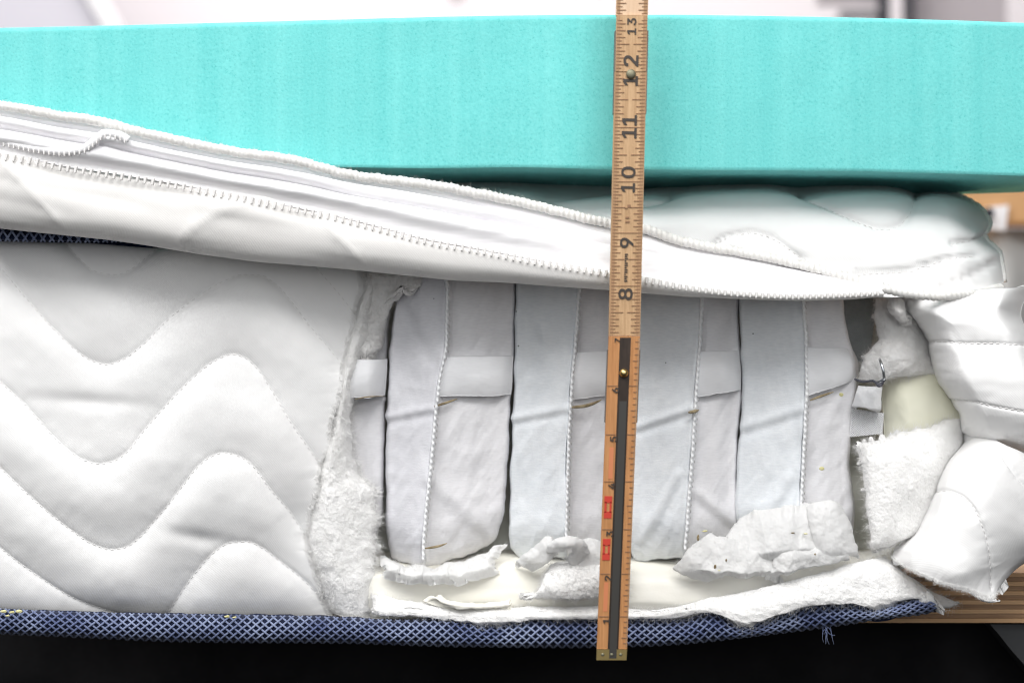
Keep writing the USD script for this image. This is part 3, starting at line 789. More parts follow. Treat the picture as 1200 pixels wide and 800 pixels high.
G = surf([[(1128, 514, .035), (1150, 508, .005), (1185, 520, -.015), (1225, 540, -.008), (1270, 560, .02)],
          [(1112, 533, .03), (1128, 530, -.005), (1175, 545, -.030), (1225, 565, -.022), (1270, 580, .01)],
          [(1092, 562, .024), (1108, 565, -.012), (1165, 580, -.034), (1225, 595, -.026), (1270, 610, .005)],
          [(1080, 592, .02), (1098, 596, -.016), (1155, 612, -.035), (1218, 628, -.026), (1265, 635, .005)],
          [(1066, 622, .016), (1085, 627, -.018), (1145, 645, -.034), (1205, 652, -.022), (1240, 650, .005)],
          [(1047, 641, .010), (1070, 650, -.020), (1130, 670, -.034), (1180, 672, -.024), (1205, 662, -.004)],
          [(1045, 652, .002), (1074, 673, -.022), (1120, 691, -.030), (1166, 704, -.028), (1174, 690, -.018)]], 170, 190)
G = rag(G, {'v1': (2.5, 12)}, 33)
me, W, n = shell(G, lambda px, py: groove(LQ, 0.0007, 16)(px, py) - .002 + 0.0003 * crumple(px, py, 60, 1.0, 83, 3) + 0.0026 * pxn(px - .5 * py, py, 60, 60, 81, 3), 0.0035)
edge, edn = W[-6:].reshape(-1, 3), n[-6:].reshape(-1, 3) + [-.2, -.5, -.4]
lf = obj('folded_flap', me, 'quilt_cloth', mc, smooth=True, label='lower torn end of the cut cover hanging over the platform edge')
for q in LQ[:1]:
    obj('stitching', stitches(W, G, q, 7.5, r=0.00028), 'thread', lf, kind='stuff')
obj('fluff', fibres(edge, edn, 0.0016, 1800, 34), 'white_fleece', lf, kind='stuff')

# ------------------------------------------------------------------ pocketed coil unit
pu = thing('pocket_coil_unit', 'row of fabric wrapped coil pockets showing through the cut cover', 'coil unit', P(720, 670, 0.06))
obj('inner_layer', shell(surf([[(380, 290, .046), (1060, 320, .046)], [(380, 690, .046), (1060, 690, .046)]], 30, 30), lambda px, py: .002 * pxn(px, py, 40, 40, 2), .01)[0], 'core_felt', pu, smooth=True)
yv = np.array([300, 345, 400, 450, 500, 560, 610, 640, 660], float)


def pocket(L, Sx, R, ends, front=.010, seed=1, creases=(), mats=('pocket_cloth', 'pocket_side_cloth')):
    """L, Sx, R: x of left gap, seam and right gap at the heights yv; ends: y of the bottom at left, seam, right."""
    L, Sx, R = (np.asarray(a, float) for a in (L, Sx, R))
    rows = []
    for k, y in enumerate(yv):
        f = (y - yv[0]) / (yv[-1] - yv[0])
        yl, ysm, yr = (yv[0] + (e - yv[0]) * f for e in ends)
        c = np.clip((f - .86) / .14, 0, 1) ** 2
        l, s, r = L[k] + c * 6, Sx[k], R[k] - c * 14
        F = front + c * .012
        wl, wr = s - l, r - s
        mx = lambda a, b, u: a + (b - a) * u
        rows.append([(l, yl, F + .018), (l + .6, yl, F + .0095), (l + 2.4, yl, F + .0065), (l + .22 * wl, mx(yl, ysm, .25), F + .0055), (l + .6 * wl, mx(yl, ysm, .6), F + .0015), (s - 8, ysm, F - .001), (s - 2, ysm, F - .002),
                     (s + 2, ysm, F + .002), (s + 7, ysm, F + .0045), (s + .5 * wr, mx(ysm, yr, .5), F + .0055), (s + .8 * wr, mx(ysm, yr, .8), F + .0085), (r - 2.4, yr, F + .0095), (r - .6, yr, F + .0125), (r, yr, F + .018)])
    rows.append([(x + (4 if i < 4 else -4 if i > 10 else 0), y + 2, Y + .022) for i, (x, y, Y) in enumerate(rows[-1])])
    rows.append([(x, y - 3, Y + .02) for x, y, Y in rows[-1]])
    w = int((R - L).max())
    G = surf(rows, int(w * .9), 220, fixed=True)
    sc_ = int(round(.5 * (surf.us[6] + surf.us[7]) * (G.shape[1] - 1)))
    def dsp(px, py):
        d = 0.0013 * crumple(px, py, 38, 1.0, seed + 11, 4) + 0.0028 * pxn(px, py, 26, 90, seed, 3) + 0.0018 * pxn(px + .6 * py, py - .4 * px, 16, 60, seed + 5, 3) + 0.0030 * (np.clip((py - 560) / 90, 0, 1)) * crumple(px, py, 34, 1.0, seed + 7, 3)
        for (a, b, amp, wd) in creases:
            a, b = np.array(a, float), np.array(b, float)
            t = b - a; Ln = np.linalg.norm(t); t /= Ln
            along = (px - a[0]) * t[0] + (py - a[1]) * t[1]
            dist = -(px - a[0]) * t[1] + (py - a[1]) * t[0]
            win = np.clip(np.minimum(along + 8, Ln + 8 - along) / 10, 0, 1)
            amp_ = amp * .45
            d = d + amp_ * win * np.exp(-(dist / wd) ** 2) - .7 * amp_ * win * np.exp(-((dist - 1.6 * wd) / wd) ** 2)
        return d
    p = obj('coil_pocket', shell(G[:, :sc_ + 1], dsp, .0012)[0], mats[0], pu, smooth=True)
    obj('pocket_side', shell(G[:, sc_:], dsp, .0012)[0], mats[1], p, smooth=True)
    W = shell(G, dsp, .0012)[1]
    # stitched seam flange, crimped by the stitches
    sx = PchipInterpolator(yv, Sx); ye = ends[1] - 8
    ys = np.linspace(302, ye, 260)
    cr = 0.45 * np.sin(ys / 7.2 * 2 * np.pi) + 1.6 * (fbm(np.c_[ys / 22, ys * 0, ys * 0], 2, seed) - .5)
    prof = [(-1.2, .0012), (-1.7, -.0010), (-.7, -.0022), (.9, -.0022), (1.8, -.0006), (2.6, .003)]
    rows = [[(sx(y) + dx * (1 + .12 * c_) + c_ * .7, y, front - .002 + dY * (1 + .25 * c_)) for y, c_ in zip(ys, cr)] for dx, dY in prof]
    obj('seam', shell(surf(rows, 520, 16), None, .0006)[0], 'seam_cloth', p, smooth=True)
    st = []
    for y in np.arange(330, ye, 7.2):
        x = float(sx(y))
        st.append(tube(P([x + 1.6, x + 3.2, x + 3.6], [y, y + 1.2, y + 3.4], [front - .0008, front + .0012, front + .0022]), .00022, 4))
    obj('stitching', cat(*st), 'thread', p, kind='stuff')
    return p, W, G


POC = [
    ([380] * 9, [392, 392, 391, 390, 388, 385, 384, 384, 384], [458, 457, 455, 453, 450, 449, 448, 446, 444], (645, 650, 640), .016, 21, [((415, 470), (450, 462), -.003, 3)]),
    ([463, 461, 458, 456, 454, 453, 453, 454, 456], [515, 524, 523, 514, 509, 503, 498, 496, 496], [604, 603, 602, 600, 597, 593, 590, 588, 584], (652, 663, 640), .010, 22, [((455, 488), (508, 478), .0022, 5), ((505, 560), (590, 640), .002, 9), ((470, 330), (520, 420), .0016, 9)]),
    ([604, 604, 604, 603, 600, 597, 595, 596, 604], [680, 678, 674, 670, 667, 665, 664, 663, 662], [737] * 9, (655, 652, 650), .010, 23, [((600, 490), (664, 478), .0022, 5), ((615, 345), (640, 400), .0014, 7)]),
    ([738] * 9, [823, 822, 820, 816, 813, 809, 805, 803, 802], [865, 865, 866, 869, 867, 864, 864, 864, 862], (655, 652, 640), .010, 24, [((745, 500), (812, 478), .0026, 5), ((752, 630), (795, 555), .0028, 7), ((815, 575), (862, 612), .0028, 7)]),
    ([866, 866, 868, 871, 869, 864, 863, 864, 866], [940, 941, 944, 945, 943, 940, 938, 936, 934], [984, 985, 993, 1004, 998, 994, 1000, 1003, 1002], (640, 640, 640), .010, 25, [((870, 500), (940, 478), .0024, 6), ((885, 620), (925, 560), .0026, 8), ((868, 420), (935, 375), .0012, 12)]),
]
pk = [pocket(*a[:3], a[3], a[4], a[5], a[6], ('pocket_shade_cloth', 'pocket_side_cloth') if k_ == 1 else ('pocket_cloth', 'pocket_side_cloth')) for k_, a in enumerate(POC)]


def band(p, rows, seed, thick=.0008, m='band_cloth'):
    G = rag(surf(rows, 70, 44), {'v1': (1.2, 8)}, seed)
    obj('fabric_band', shell(G, lambda px, py: .0007 * pxn(px, py, 20, 14, seed, 3), thick)[0], m, p, smooth=True)


def streak(p, pts, r):
    q = spline(pts, 24)
    t = np.linspace(0, 1, 24)
    obj('glue_streak', tube(P(q[:, 0], q[:, 1], q[:, 2] + .0004), .8 * r * np.sin(np.pi * np.clip(t * .9 + .08, 0, 1)) ** .6, 6), 'stain', p, smooth=True)


band(pk[0][0], [[(408, 420, .012), (430, 421, .009), (454, 420, .020)], [(404, 440, .011), (430, 442, .006), (453, 442, .019)], [(400, 466, .013), (430, 466, .009), (451, 463, .021)]], 5)
band(pk[1][0], [[(519, 418, .011), (560, 417, .010), (590, 417, .014), (601.5, 416, .0185)], [(515, 440, .009), (560, 441, .0085), (588, 441, .012), (600.5, 440, .0175)], [(511, 464, .011), (555, 464, .011), (585, 463, .014), (599, 462, .019)]], 6)
band(pk[2][0], [[(675, 413, .011), (705, 411, .011), (730, 411, .016)], [(672, 440, .009), (705, 440, .0085), (730, 440, .014)], [(669, 469, .012), (705, 464, .012), (730, 462, .018)]], 7)
band(pk[3][0], [[(819, 412, .010), (842, 411, .0095), (858, 411, .013), (865.5, 411, .018)], [(817, 438, .008), (842, 437, .008), (860, 437, .012), (868, 436, .017)], [(814, 466, .011), (842, 461, .011), (860, 458, .014), (868, 456, .0185)]], 8)
band(pk[4][0], [[(944, 407, .010), (970, 407, .009), (992, 408, .016), (1000, 410, .03)], [(945, 432, .008), (972, 432, .0075), (998, 430, .014), (1006, 430, .03)], [(944, 464, .011), (972, 456, .010), (998, 446, .017), (1004, 444, .032)]], 9)
streak(pk[1][0], [(509, 476, .0065), (522, 472, .0095), (536, 467, .0115)], .0008)
streak(pk[2][0], [(668, 477, .006), (682, 476, .008), (705, 468, .010)], .0011)
streak(pk[3][0], [(807, 483, .005), (813, 482, .003), (819, 480, .007)], .0012)
streak(pk[4][0], [(949, 469, .0095), (962, 464, .0095), (977, 459, .0105)], .0008)
streak(pk[1][0], [(498, 642, .004), (512, 640, .005), (524, 636, .008)], .0008)
streak(pk[1][0], [(473, 666, .008), (482, 668, .006), (491, 667, .008)], .0006)
streak(pk[0][0], [(416, 468, .0075), (430, 465, .0065), (450, 464, .0155)], .0004)

for k, x, y, r_, m_ in ((2, 683, 331, 1.3, 'dark_thread'), (2, 606, 366, .9, 'dark_thread'), (2, 608, 405, .9, 'dark_thread'), (3, 780, 425, .8, 'dark_thread'), (4, 883, 391, .8, 'dark_thread'), (1, 508, 349, .7, 'dark_thread'), (4, 962, 549, 2.6, 'glue'), (4, 984, 461, 2.6, 'glue')):
    G_ = pk[k][2]; i_ = np.argmin((G_[..., 0] - x) ** 2 + (G_[..., 1] - y) ** 2)
    c = pk[k][1].reshape(-1, 3)[i_]
    g = trimesh.creation.icosphere(1, r_ * S); v = np.array(g.vertices) * [1.2, .35, .9]
    obj('speck' if m_ != 'glue' else 'glue_bit', (v + c, np.array(g.faces)), m_, pk[k][0], smooth=True)

# ------------------------------------------------------------------ base foam, foam strip, fleece and tissue
G = surf([[(425, 640, .07), (600, 640, .07), (800, 645, .07), (1040, 640, .07)],
          [(425, 660, .022), (470, 664, .020), (540, 668, .018), (600, 656, .020), (700, 662, .018), (800, 668, .016), (920, 660, .018), (1045, 645, .022)],
          [(425, 675, .010), (540, 680, .006), (650, 676, .006), (800, 684, .004), (1045, 665, .012)],
          [(425, 700, .008), (540, 704, .004), (700, 704, .003), (900, 705, .003), (1060, 690, .008)],
          [(425, 724, .012), (540, 727, .010), (700, 728, .010), (900, 722, .010), (1070, 712, .016)]], 340, 110)
obj('base_foam', shell(G, lambda px, py: .003 * pxn(px, py, 80, 20, 91, 3), .02)[0], 'cream_foam', smooth=True, label='cream foam pad below the coil pockets along the bottom of the cut', cat='foam pad')
G = surf([[(1030, 432, .03), (1060, 434, .022), (1115, 430, .035)], [(1034, 470, .026), (1065, 470, .016), (1130, 470, .035)], [(1036, 520, .026), (1070, 515, .018), (1150, 505, .035)], [(1030, 660, .03), (1070, 660, .03), (1170, 650, .035)]], 90, 160)
obj('foam_strip', shell(G, lambda px, py: .002 * pxn(px, py, 30, 30, 92, 3), .012)[0], 'yellow_foam', smooth=True, label='pale yellow foam strip exposed right of the staple', cat='foam strip')

NB = [0]


def scrap(name, rows, nu, nv, label, category, m='fleece', amp=.003, sc=20, ragged=None, fib=300, crum=0.0, seed=None, flen=.0025, thick=.0018, micro=.0005, drop=.004):
    NB[0] += 1
    if m == 'tissue':
        thick, sc = .0005, sc * .8
    seed = seed or 100 + NB[0] * 3
    G = rag(surf(rows, nu, nv), ragged or {}, seed)
    def d(px, py):
        o = amp * pxn(px, py, sc, sc, seed, 4) + micro * pxn(px, py, 4, 4, seed + 1, 2)
        return o + (crumple(px, py, 52, 0.6 * crum, seed + 2, 4) if crum else 0)
    me, W, n = shell(G, lambda px, py: d(px, py) + edge_drop(G, drop), thick)
    if fib:
        fib = int(fib * 2.2)
        e = np.vstack([W[:5].reshape(-1, 3), W[-5:].reshape(-1, 3), W[:, :4].reshape(-1, 3), W[:, -4:].reshape(-1, 3)])
        en = np.vstack([n[:5].reshape(-1, 3) + [0, 0, .5], n[-5:].reshape(-1, 3) + [0, 0, -.5], n[:, :4].reshape(-1, 3) + [-.5, 0, 0], n[:, -4:].reshape(-1, 3) + [.5, 0, 0]])
        me = cat(me, fibres(e, en, flen * 1.2, fib, seed + 4), fibres(W.reshape(-1, 3), n.reshape(-1, 3) * .3, flen * .8, fib * 3, seed + 5))
    return obj(name, me, m, smooth=True, label=label, cat=category)


# ragged white fleece along the bottom
scrap('fleece_layer', [
    [(436, 690, .004), (520, 706, .002), (600, 709, .000), (700, 709, -.001), (760, 712, -.001), (830, 700, -.001), (880, 688, -.002), (930, 676, -.003), (990, 658, .000), (1040, 645, .006)],
    [(436, 705, .000), (520, 714, -.003), (600, 716, -.005), (700, 716, -.006), (760, 718, -.006), (830, 708, -.007), (880, 704, -.010), (940, 690, -.011), (1010, 676, -.009), (1075, 672, .000)],
    [(436, 716, -.002), (520, 721, -.005), (600, 723, -.008), (700, 721, -.008), (760, 722, -.008), (830, 714, -.009), (875, 722, -.013), (940, 704, -.013), (1020, 698, -.010), (1105, 694, -.002)],
    [(436, 726, .0), (480, 723, -.002), (520, 727, -.004), (580, 734, -.008), (640, 727, -.006), (700, 728, -.006), (760, 726, -.006), (800, 727, -.006), (835, 720, -.008), (870, 735, -.013), (925, 720, -.012), (960, 711, -.011), (1005, 711, -.010), (1028, 717, -.010), (1060, 707, -.006), (1090, 702, -.004), (1105, 715, -.003), (1128, 708, -.001)]],
    430, 80, 'ragged white fleece layer hanging along the bottom edge over the blue mesh', 'fleece', 'white_fleece', .003, 26, {'v1': (4, 10), 'v0': (4, 22)}, 900)
scrap('fleece_wad', [[(640, 660, .010), (665, 656, .004), (700, 654, .004), (735, 652, .008)], [(632, 675, -.004), (665, 672, -.010), (700, 670, -.010), (738, 668, -.004)],
                     [(622, 692, -.006), (660, 690, -.012), (700, 688, -.012), (740, 686, -.004)], [(608, 704, -.002), (650, 707, -.008), (700, 706, -.008), (740, 704, -.002)]],
      110, 70, 'bright fluffy fleece wad just left of the ruler above the blue mesh', 'fleece', 'white_fleece', .003, 14, {'v0': (4, 12), 'v1': (3, 12), 'u0': (5, 12)}, 600)
# tissue knot left of the ruler
scrap('tissue_scrap', [[(600, 660, .010), (622, 645, .002), (645, 628, -.002), (652, 630, -.002)], [(612, 664, .004), (632, 652, -.006), (645, 640, -.008), (654, 640, -.006)], [(625, 670, .004), (640, 664, -.004), (652, 655, -.006), (660, 650, -.002)]],
      70, 50, 'torn tissue fold tucked below the second coil pocket seam', 'tissue', 'tissue', .003, 12, {'v0': (2, 8)}, 60, .005, micro=.0002)
a = np.linspace(0, 1, 12)
scrap('tissue_scrap', [[(656 + 26 * math.cos(t) * r_ + 10, 645 + 17 * math.sin(t) * r_, -.003 - .010 * (1 - abs(r_ - .55)) + .003 * math.sin(t)) for t in np.linspace(2.6, 2.6 + 5.4, 14)] for r_ in (.15, .45, .75, 1.0)],
      120, 46, 'small curled rosette of white tissue beside the ruler', 'tissue', 'tissue', .002, 12, {'v1': (3, 9)}, 60, .004, micro=.0002)
scrap('tissue_scrap', [[(672, 640, .006), (690, 628, .000), (715, 632, .002), (735, 630, .006)], [(668, 655, -.004), (695, 650, -.007), (715, 652, -.005), (738, 650, .0)], [(660, 668, -.004), (690, 672, -.006), (715, 668, -.004), (740, 664, .002)]],
      80, 50, 'flat white tissue piece running behind the ruler above the fleece wad', 'tissue', 'tissue', .002, 16, {'v1': (2, 9)}, 40, .003, micro=.0002)
scrap('tissue_scrap', [[(450, 648, .018), (462, 662, .014), (500, 668, .010), (545, 660, .014), (588, 632, .018)], [(448, 656, .006), (470, 668, .001), (505, 676, -.002), (545, 668, .002), (580, 654, .008)],
                       [(446, 668, .002), (470, 678, -.004), (510, 682, -.005), (550, 676, -.003), (585, 664, .004)]],
      150, 46, 'crumpled white hem of tissue under the leftmost whole coil pocket', 'tissue', 'tissue', .003, 16, {'v0': (6, 14), 'v1': (8, 12), 'u0': (6, 8), 'u1': (6, 8)}, 120, .014, micro=.0002, drop=.005)
scrap('foam_peel', [[(500, 694, .000), (530, 704, -.002), (560, 706, -.002), (600, 704, -.001)], [(512, 704, -.005), (535, 710, -.008), (560, 711, -.007), (600, 708, -.004)], [(520, 712, -.004), (538, 716, -.007), (560, 715, -.006), (600, 711, -.003)]],
      80, 24, 'thin curled peel of cream foam above the bottom fleece layer', 'foam peel', 'cream_foam', .002, 14, {'v0': (3, 12), 'v1': (4, 10)}, 0, micro=.0002, thick=.0006)
# plastic-like tissue over the bottoms of the right pockets
wide = scrap('tissue_scrap', [[(862, 606, .010), (890, 595, .004), (915, 590, .002), (945, 589, .003), (960, 594, .006)], [(848, 622, .002), (885, 614, -.003), (920, 610, -.005), (966, 610, -.001)],
                       [(838, 640, -.002), (885, 640, -.007), (925, 636, -.009), (968, 632, -.004)], [(842, 654, -.003), (890, 656, -.009), (930, 652, -.011), (962, 648, -.006)]],
      160, 100, 'crumpled translucent tissue shred across the seam of the rightmost coil pocket', 'tissue', 'tissue', .003, 22, {'v0': (7, 16), 'v1': (8, 12), 'u0': (7, 12), 'u1': (6, 12)}, 60, .014, micro=.0001, drop=.006)
scrap('tissue_scrap', [[(822, 640, .004), (850, 632, -.001), (880, 640, -.003), (905, 650, .0)], [(812, 656, -.002), (850, 652, -.007), (885, 656, -.008), (915, 662, -.003)], [(800, 672, -.003), (845, 676, -.009), (885, 676, -.010), (925, 674, -.005)]],
      140, 80, 'thin wrinkled tissue shred lying on the fleece below the third pocket gap', 'tissue', 'tissue', .003, 18, {'v0': (8, 14), 'v1': (8, 12), 'u0': (7, 12), 'u1': (7, 12)}, 60, .013, micro=.0001, drop=.006)
scrap('tissue_scrap', [[(905, 650, .0), (925, 642, -.006), (950, 640, -.006), (985, 632, .0)], [(900, 664, -.006), (925, 658, -.012), (955, 654, -.012), (995, 646, -.003)], [(896, 676, -.006), (925, 674, -.012), (955, 668, -.011), (1000, 656, -.003)]],
      130, 60, 'twisted white tissue edge just left of the pointed tissue flap bottom', 'tissue', 'tissue', .003, 14, {'v0': (4, 12), 'v1': (4, 12)}, 60, .009, micro=.0001, drop=.006)
scrap('tissue_scrap', [[(942, 592, .004), (955, 584, -.002), (970, 583, -.002), (980, 592, .006)], [(944, 615, -.004), (960, 612, -.010), (980, 606, -.008), (998, 608, .004)], [(950, 640, -.006), (965, 642, -.012), (985, 640, -.010), (1008, 640, .002)], [(955, 660, -.004), (970, 658, -.008), (985, 655, -.008), (1010, 650, .0)]],
      90, 110, 'pale tissue flap with pointed top left of the thick fleece strip', 'tissue', 'tissue', .003, 20, {'u1': (3, 10), 'u0': (2, 10)}, 60, .006, micro=.0001)
stained = scrap('tissue_scrap', [[(785, 668, .004), (800, 648, -.002), (815, 632, -.002), (835, 618, .002)], [(800, 676, .0), (820, 660, -.007), (835, 645, -.007), (850, 630, -.002)], [(830, 684, .002), (850, 672, -.003), (862, 660, -.003), (868, 645, .004)]],
      90, 70, 'stained tissue piece with brown marks below the third pocket seam', 'tissue', 'tissue', .003, 18, {'v0': (2, 9), 'u0': (3, 9)}, 60, .005, micro=.0001)
for i, (x, y, rx, ry, Y) in enumerate(((826, 622, 4, 1.6, -.008), (818, 630, 2.0, 5, -.008), (838, 664, 1.8, 4, -.0105), (843, 668, 2.6, 1.4, -.0105), (851, 656, 1.2, 2.4, -.0105), (928, 624, 4, 1.2, -.0105), (944, 625, 3, 1.2, -.0105), (955, 649, 1.8, 1.8, -.0125))):
    g = trimesh.creation.icosphere(2, 1.0); v = np.array(g.vertices)
    v = v * (1 + 0.6 * (noise(v * 1.7 + i, 5) - .5))[:, None] * [rx * S * .8, .0007, ry * S * .7]
    obj('glue_crumb', (v + P(x, y, Y), np.array(g.faces)), 'stain' if i % 3 else 'glue', stained if i < 5 else wide, smooth=True)
# thick fleece strip, grey fleece above, netting pieces
scrap('fleece_strip', [[(996, 518, .012), (1050, 502, .006), (1095, 493, .010), (1134, 484, .03)], [(1003, 545, .004), (1045, 540, -.004), (1090, 530, .002), (1138, 508, .028)],
                       [(1009, 590, .002), (1040, 588, -.006), (1070, 580, -.002), (1112, 560, .018)], [(1013, 625, .002), (1035, 625, -.006), (1055, 618, -.003), (1094, 608, .014)],
                       [(1017, 650, .004), (1032, 648, -.003), (1046, 645, -.002), (1066, 632, .012)]],
      130, 150, 'thick white fleece strip hanging between coil pockets and folded cover', 'fleece', 'white_fleece', .003, 26, {'v0': (4, 12), 'u0': (3, 10)}, 700)
scrap('fleece_patch', [[(1020, 338, .030), (1040, 340, .020), (1062, 344, .014), (1075, 345, .02)], [(1018, 362, .022), (1038, 365, .012), (1062, 372, .014), (1086, 385, .03)],
                       [(1020, 395, .020), (1045, 396, .010), (1072, 400, .014), (1098, 412, .032)], [(1006, 416, .014), (1040, 420, .006), (1072, 424, .012), (1108, 434, .032)],
                       [(1002, 441, .012), (1035, 446, .006), (1070, 444, .014), (1112, 442, .032)]],
      110, 110, 'matted greyish fleece patch above the yellow foam strip', 'fleece', 'fleece', .004, 18, {'u0': (3, 12), 'v1': (2, 9)}, 500)
scrap('fleece_patch', [[(1036, 342, .010), (1048, 342, .0), (1062, 348, .004)], [(1038, 362, .010), (1050, 364, -.002), (1064, 368, .006)], [(1050, 376, .014), (1060, 380, .006), (1068, 382, .014)]],
      50, 50, 'small torn fold of cover lining under the piping corner', 'fleece', 'fleece', .003, 12, {'u0': (3, 9), 'v1': (3, 8)}, 150)
scrap('torn_lining', [[(428, 318, .010), (450, 322, .010), (485, 318, .008), (505, 316, .008)], [(432, 340, .010), (444, 345, .012), (458, 342, .012), (484, 330, .008)], [(424, 380, .012), (434, 382, .012), (446, 385, .014), (452, 372, .02)], [(416, 418, .012), (428, 418, .008), (440, 418, .012), (450, 416, .02)]],
      80, 110, 'torn grey lining scrap at the top left corner of the cut', 'lining', 'fleece', .004, 16, {'u1': (3, 9), 'u0': (3, 9)}, 250)


def netting(rows, label, holder, nx, ny, m, r):
    G = surf(rows, nx * 4 + 1, ny * 4 + 1)
    t = thing('netting_piece', label, 'netting', P(G[..., 0].mean(), G[..., 1].max(), G[..., 2].mean()))
    obj('backing', shell(G, None, .001)[0], holder, t, smooth=True)
    W = P(G[..., 0], G[..., 1], G[..., 2] - .0006)
    out = []
    for k in range(-ny, nx + 1):
        for sg in (1, -1):
            i = np.arange(ny * 4 + 1); j = (k * 4 + i) if sg == 1 else (k * 4 + (ny * 4 - i))
            ok = (j >= 0) & (j <= nx * 4)
            if ok.sum() > 2:
                out.append(tube(W[i[ok], j[ok]], r, 4))
    obj('net', cat(*out), m, t, kind='stuff')


netting([[(983, 318, .035), (1030, 318, .035)], [(990, 380, .034), (1024, 380, .036)], [(1000, 424, .034), (1018, 424, .036)]], 'dark grey netting in the gap right of the last coil pocket', 'dark_netting', 14, 28, 'dark_netting', .00022)
cloth('grey_netting', (0.42, 0.45, 0.48), (0.52, 0.55, 0.58), 120)
netting([[(994, 478, .020), (1036, 484, .022)], [(995, 512, .020), (1034, 508, .022)]], 'pale grey netting square below the staple', 'grey_netting', 14, 12, 'band_cloth', .00024)
scrap('lining_fold', [[(1003, 448, .016), (1020, 450, .012), (1038, 450, .018)], [(998, 465, .014), (1015, 466, .008), (1037, 466, .016)], [(993, 478, .016), (1015, 482, .010), (1037, 485, .018)]],
      50, 40, 'small pale lining fold between the staple and the netting square', 'lining', 'band_cloth', .002, 16, {}, 0, micro=.0004)
# staple and dark thread
t = thing('metal_staple', 'bright metal staple standing in the greyish fleece patch', 'staple', P(1035, 446, .0))
q = spline([(1031, 421, .004), (1032, 424, -.002), (1035, 434, -.004), (1036, 443, -.003), (1030, 447, .002)], 30)
obj('wire', tube(P(q[:, 0], q[:, 1], q[:, 2]), .00075, 8), 'steel', t, smooth=True)
q = spline([(1002, 444, .004), (1012, 447, .000), (1022, 446, .002), (1030, 450, -.001), (1037, 444, -.002)], 40)
q2 = spline([(1027, 448, .002), (1030, 452, -.002), (1034, 449, .0)], 16)
obj('dark_thread', cat(tube(P(q[:, 0], q[:, 1], q[:, 2]), .0006, 6), tube(P(q2[:, 0], q2[:, 1], q2[:, 2]), .0008, 6)), 'dark_thread', smooth=True, label='short dark thread lying below the metal staple', cat='thread')

# ------------------------------------------------------------------ folding ruler
RY = -.050                       # depth of its front face
rl = thing('folding_ruler', 'wooden folding ruler with black inch numbers standing in front of the mattress', 'ruler', P(717, 773, RY))
def ex(y):                       # left edge and width of the rule at photo height y
    return np.interp(y, [-60, 0, 240, 390, 773], [723.5, 722.3, 717.0, 713.6, 699.0]), np.interp(y, [-60, 390, 773], [37.6, 36.6, 35.2])
def rp(u, y, Y=RY):              # point at fraction u across the rule
    l, w = ex(y)
    return P(l + u * w, y, Y)
def rslab(u0, u1, y0, y1, Y, th):
    """Prism between two heights of the rule."""
    c = [rp(u0, y0, Y), rp(u1, y0, Y), rp(u1, y1, Y), rp(u0, y1, Y)]
    v = np.array(c + [p + np.array([0, th, 0]) for p in c])
    f = np.array([[0, 1, 2], [0, 2, 3], [4, 6, 5], [4, 7, 6], [0, 4, 5], [0, 5, 1], [1, 5, 6], [1, 6, 2], [2, 6, 7], [2, 7, 3], [3, 7, 4], [3, 4, 0]])[:, ::-1]
    return v, f
s3 = obj('section', rslab(0, 1, -60, 18, RY + .0012, .0035), 'ruler_wood_pale', rl)
s3b = obj('section', rslab(0.02, .99, 18.3, 84, RY, .0045), 'ruler_wood', rl)
s2 = obj('section', rslab(0, 1, 84.4, 393, RY + .0004, .0045), 'ruler_wood', rl)
s1 = obj('section', rslab(0, 1, 393.4, 760, RY, .0032), 'ruler_wood_orange', rl)
for s_, y0, y1, YY in ((s3, -58, 17, RY + .0012), (s3b, 19, 83.5, RY), (s2, 85, 392, RY + .0004)):
    for u0, u1 in ((.01 if s_ != s3b else .03, .13), (.86, .985)):
        obj('margin', rslab(u0, u1, y0, y1, YY - .0001, .0004), 'ruler_margin', s_)
# inch lines of the upper sections and ticks
INCH = [(14, -44), (13, 20), (12, 84), (11, 149.5), (10, 213), (9, 273), (8, 335), (7, 397)]
iv = PchipInterpolator([-a for a, b in INCH], [b for a, b in INCH])
def mark(u0, u1, y, h, YY):
    return rslab(u0, u1, y - h / 2, y + h / 2, YY - .00025, .0003)
for s_, lo, hi, YY in ((s3, -55, 17, RY + .0012), (s3b, 20, 82, RY), (s2, 86, 391, RY + .0004)):
    tk, ln = [], []
    for k in range(7 * 16, 14 * 16 + 1):
        y = float(iv(-k / 16))
        if not lo < y < hi:
            continue
        if k % 16 == 0:
            ln.append(mark(.04, .97, y, .8, YY)); continue
        w = .40 if k % 8 == 0 else (.27 if k % 2 == 0 else .16)
        tk.append(mark(.04, .04 + w, y, 1.0 if k % 2 == 0 else .7, YY)); tk.append(mark(.97 - w, .97, y, 1.0 if k % 2 == 0 else .7, YY))
    obj('tick_marks', cat(*tk + ln), 'faded_ink', s_, kind='stuff')


def numeral(parent, text, y, h, YY, m='ink', u=.5, flat=1.0, bold=True):
    """Digit turned a quarter left, reading upwards, centred at height y and fraction u across."""
    g = meshkit.text_mesh(text, h * S, .00025, bold=bold)
    v = np.array(g.vertices); v[:, :2] -= (v[:, :2].max(0) + v[:, :2].min(0)) / 2
    v[:, 0] *= flat
    k = (D + YY) / D
    c = rp(u, y, YY)
    th = math.atan2(-23.3, 773)
    X, Z = -v[:, 1] * k, v[:, 0] * k
    X, Z = X * math.cos(th) + Z * math.sin(-th) , Z * math.cos(th) - X * math.sin(-th)
    obj('numeral', (np.c_[c[0] + X, YY - v[:, 2], c[2] + Z], np.array(g.faces)), m, parent)
numeral(s3b, '3', 25.5, 10, RY - .0001, flat=1.1)
numeral(s3b, '1', 37, 10, RY - .0001, flat=1.1)
numeral(s3b, '2', 71.5, 16.5, RY - .0001, flat=1.15)
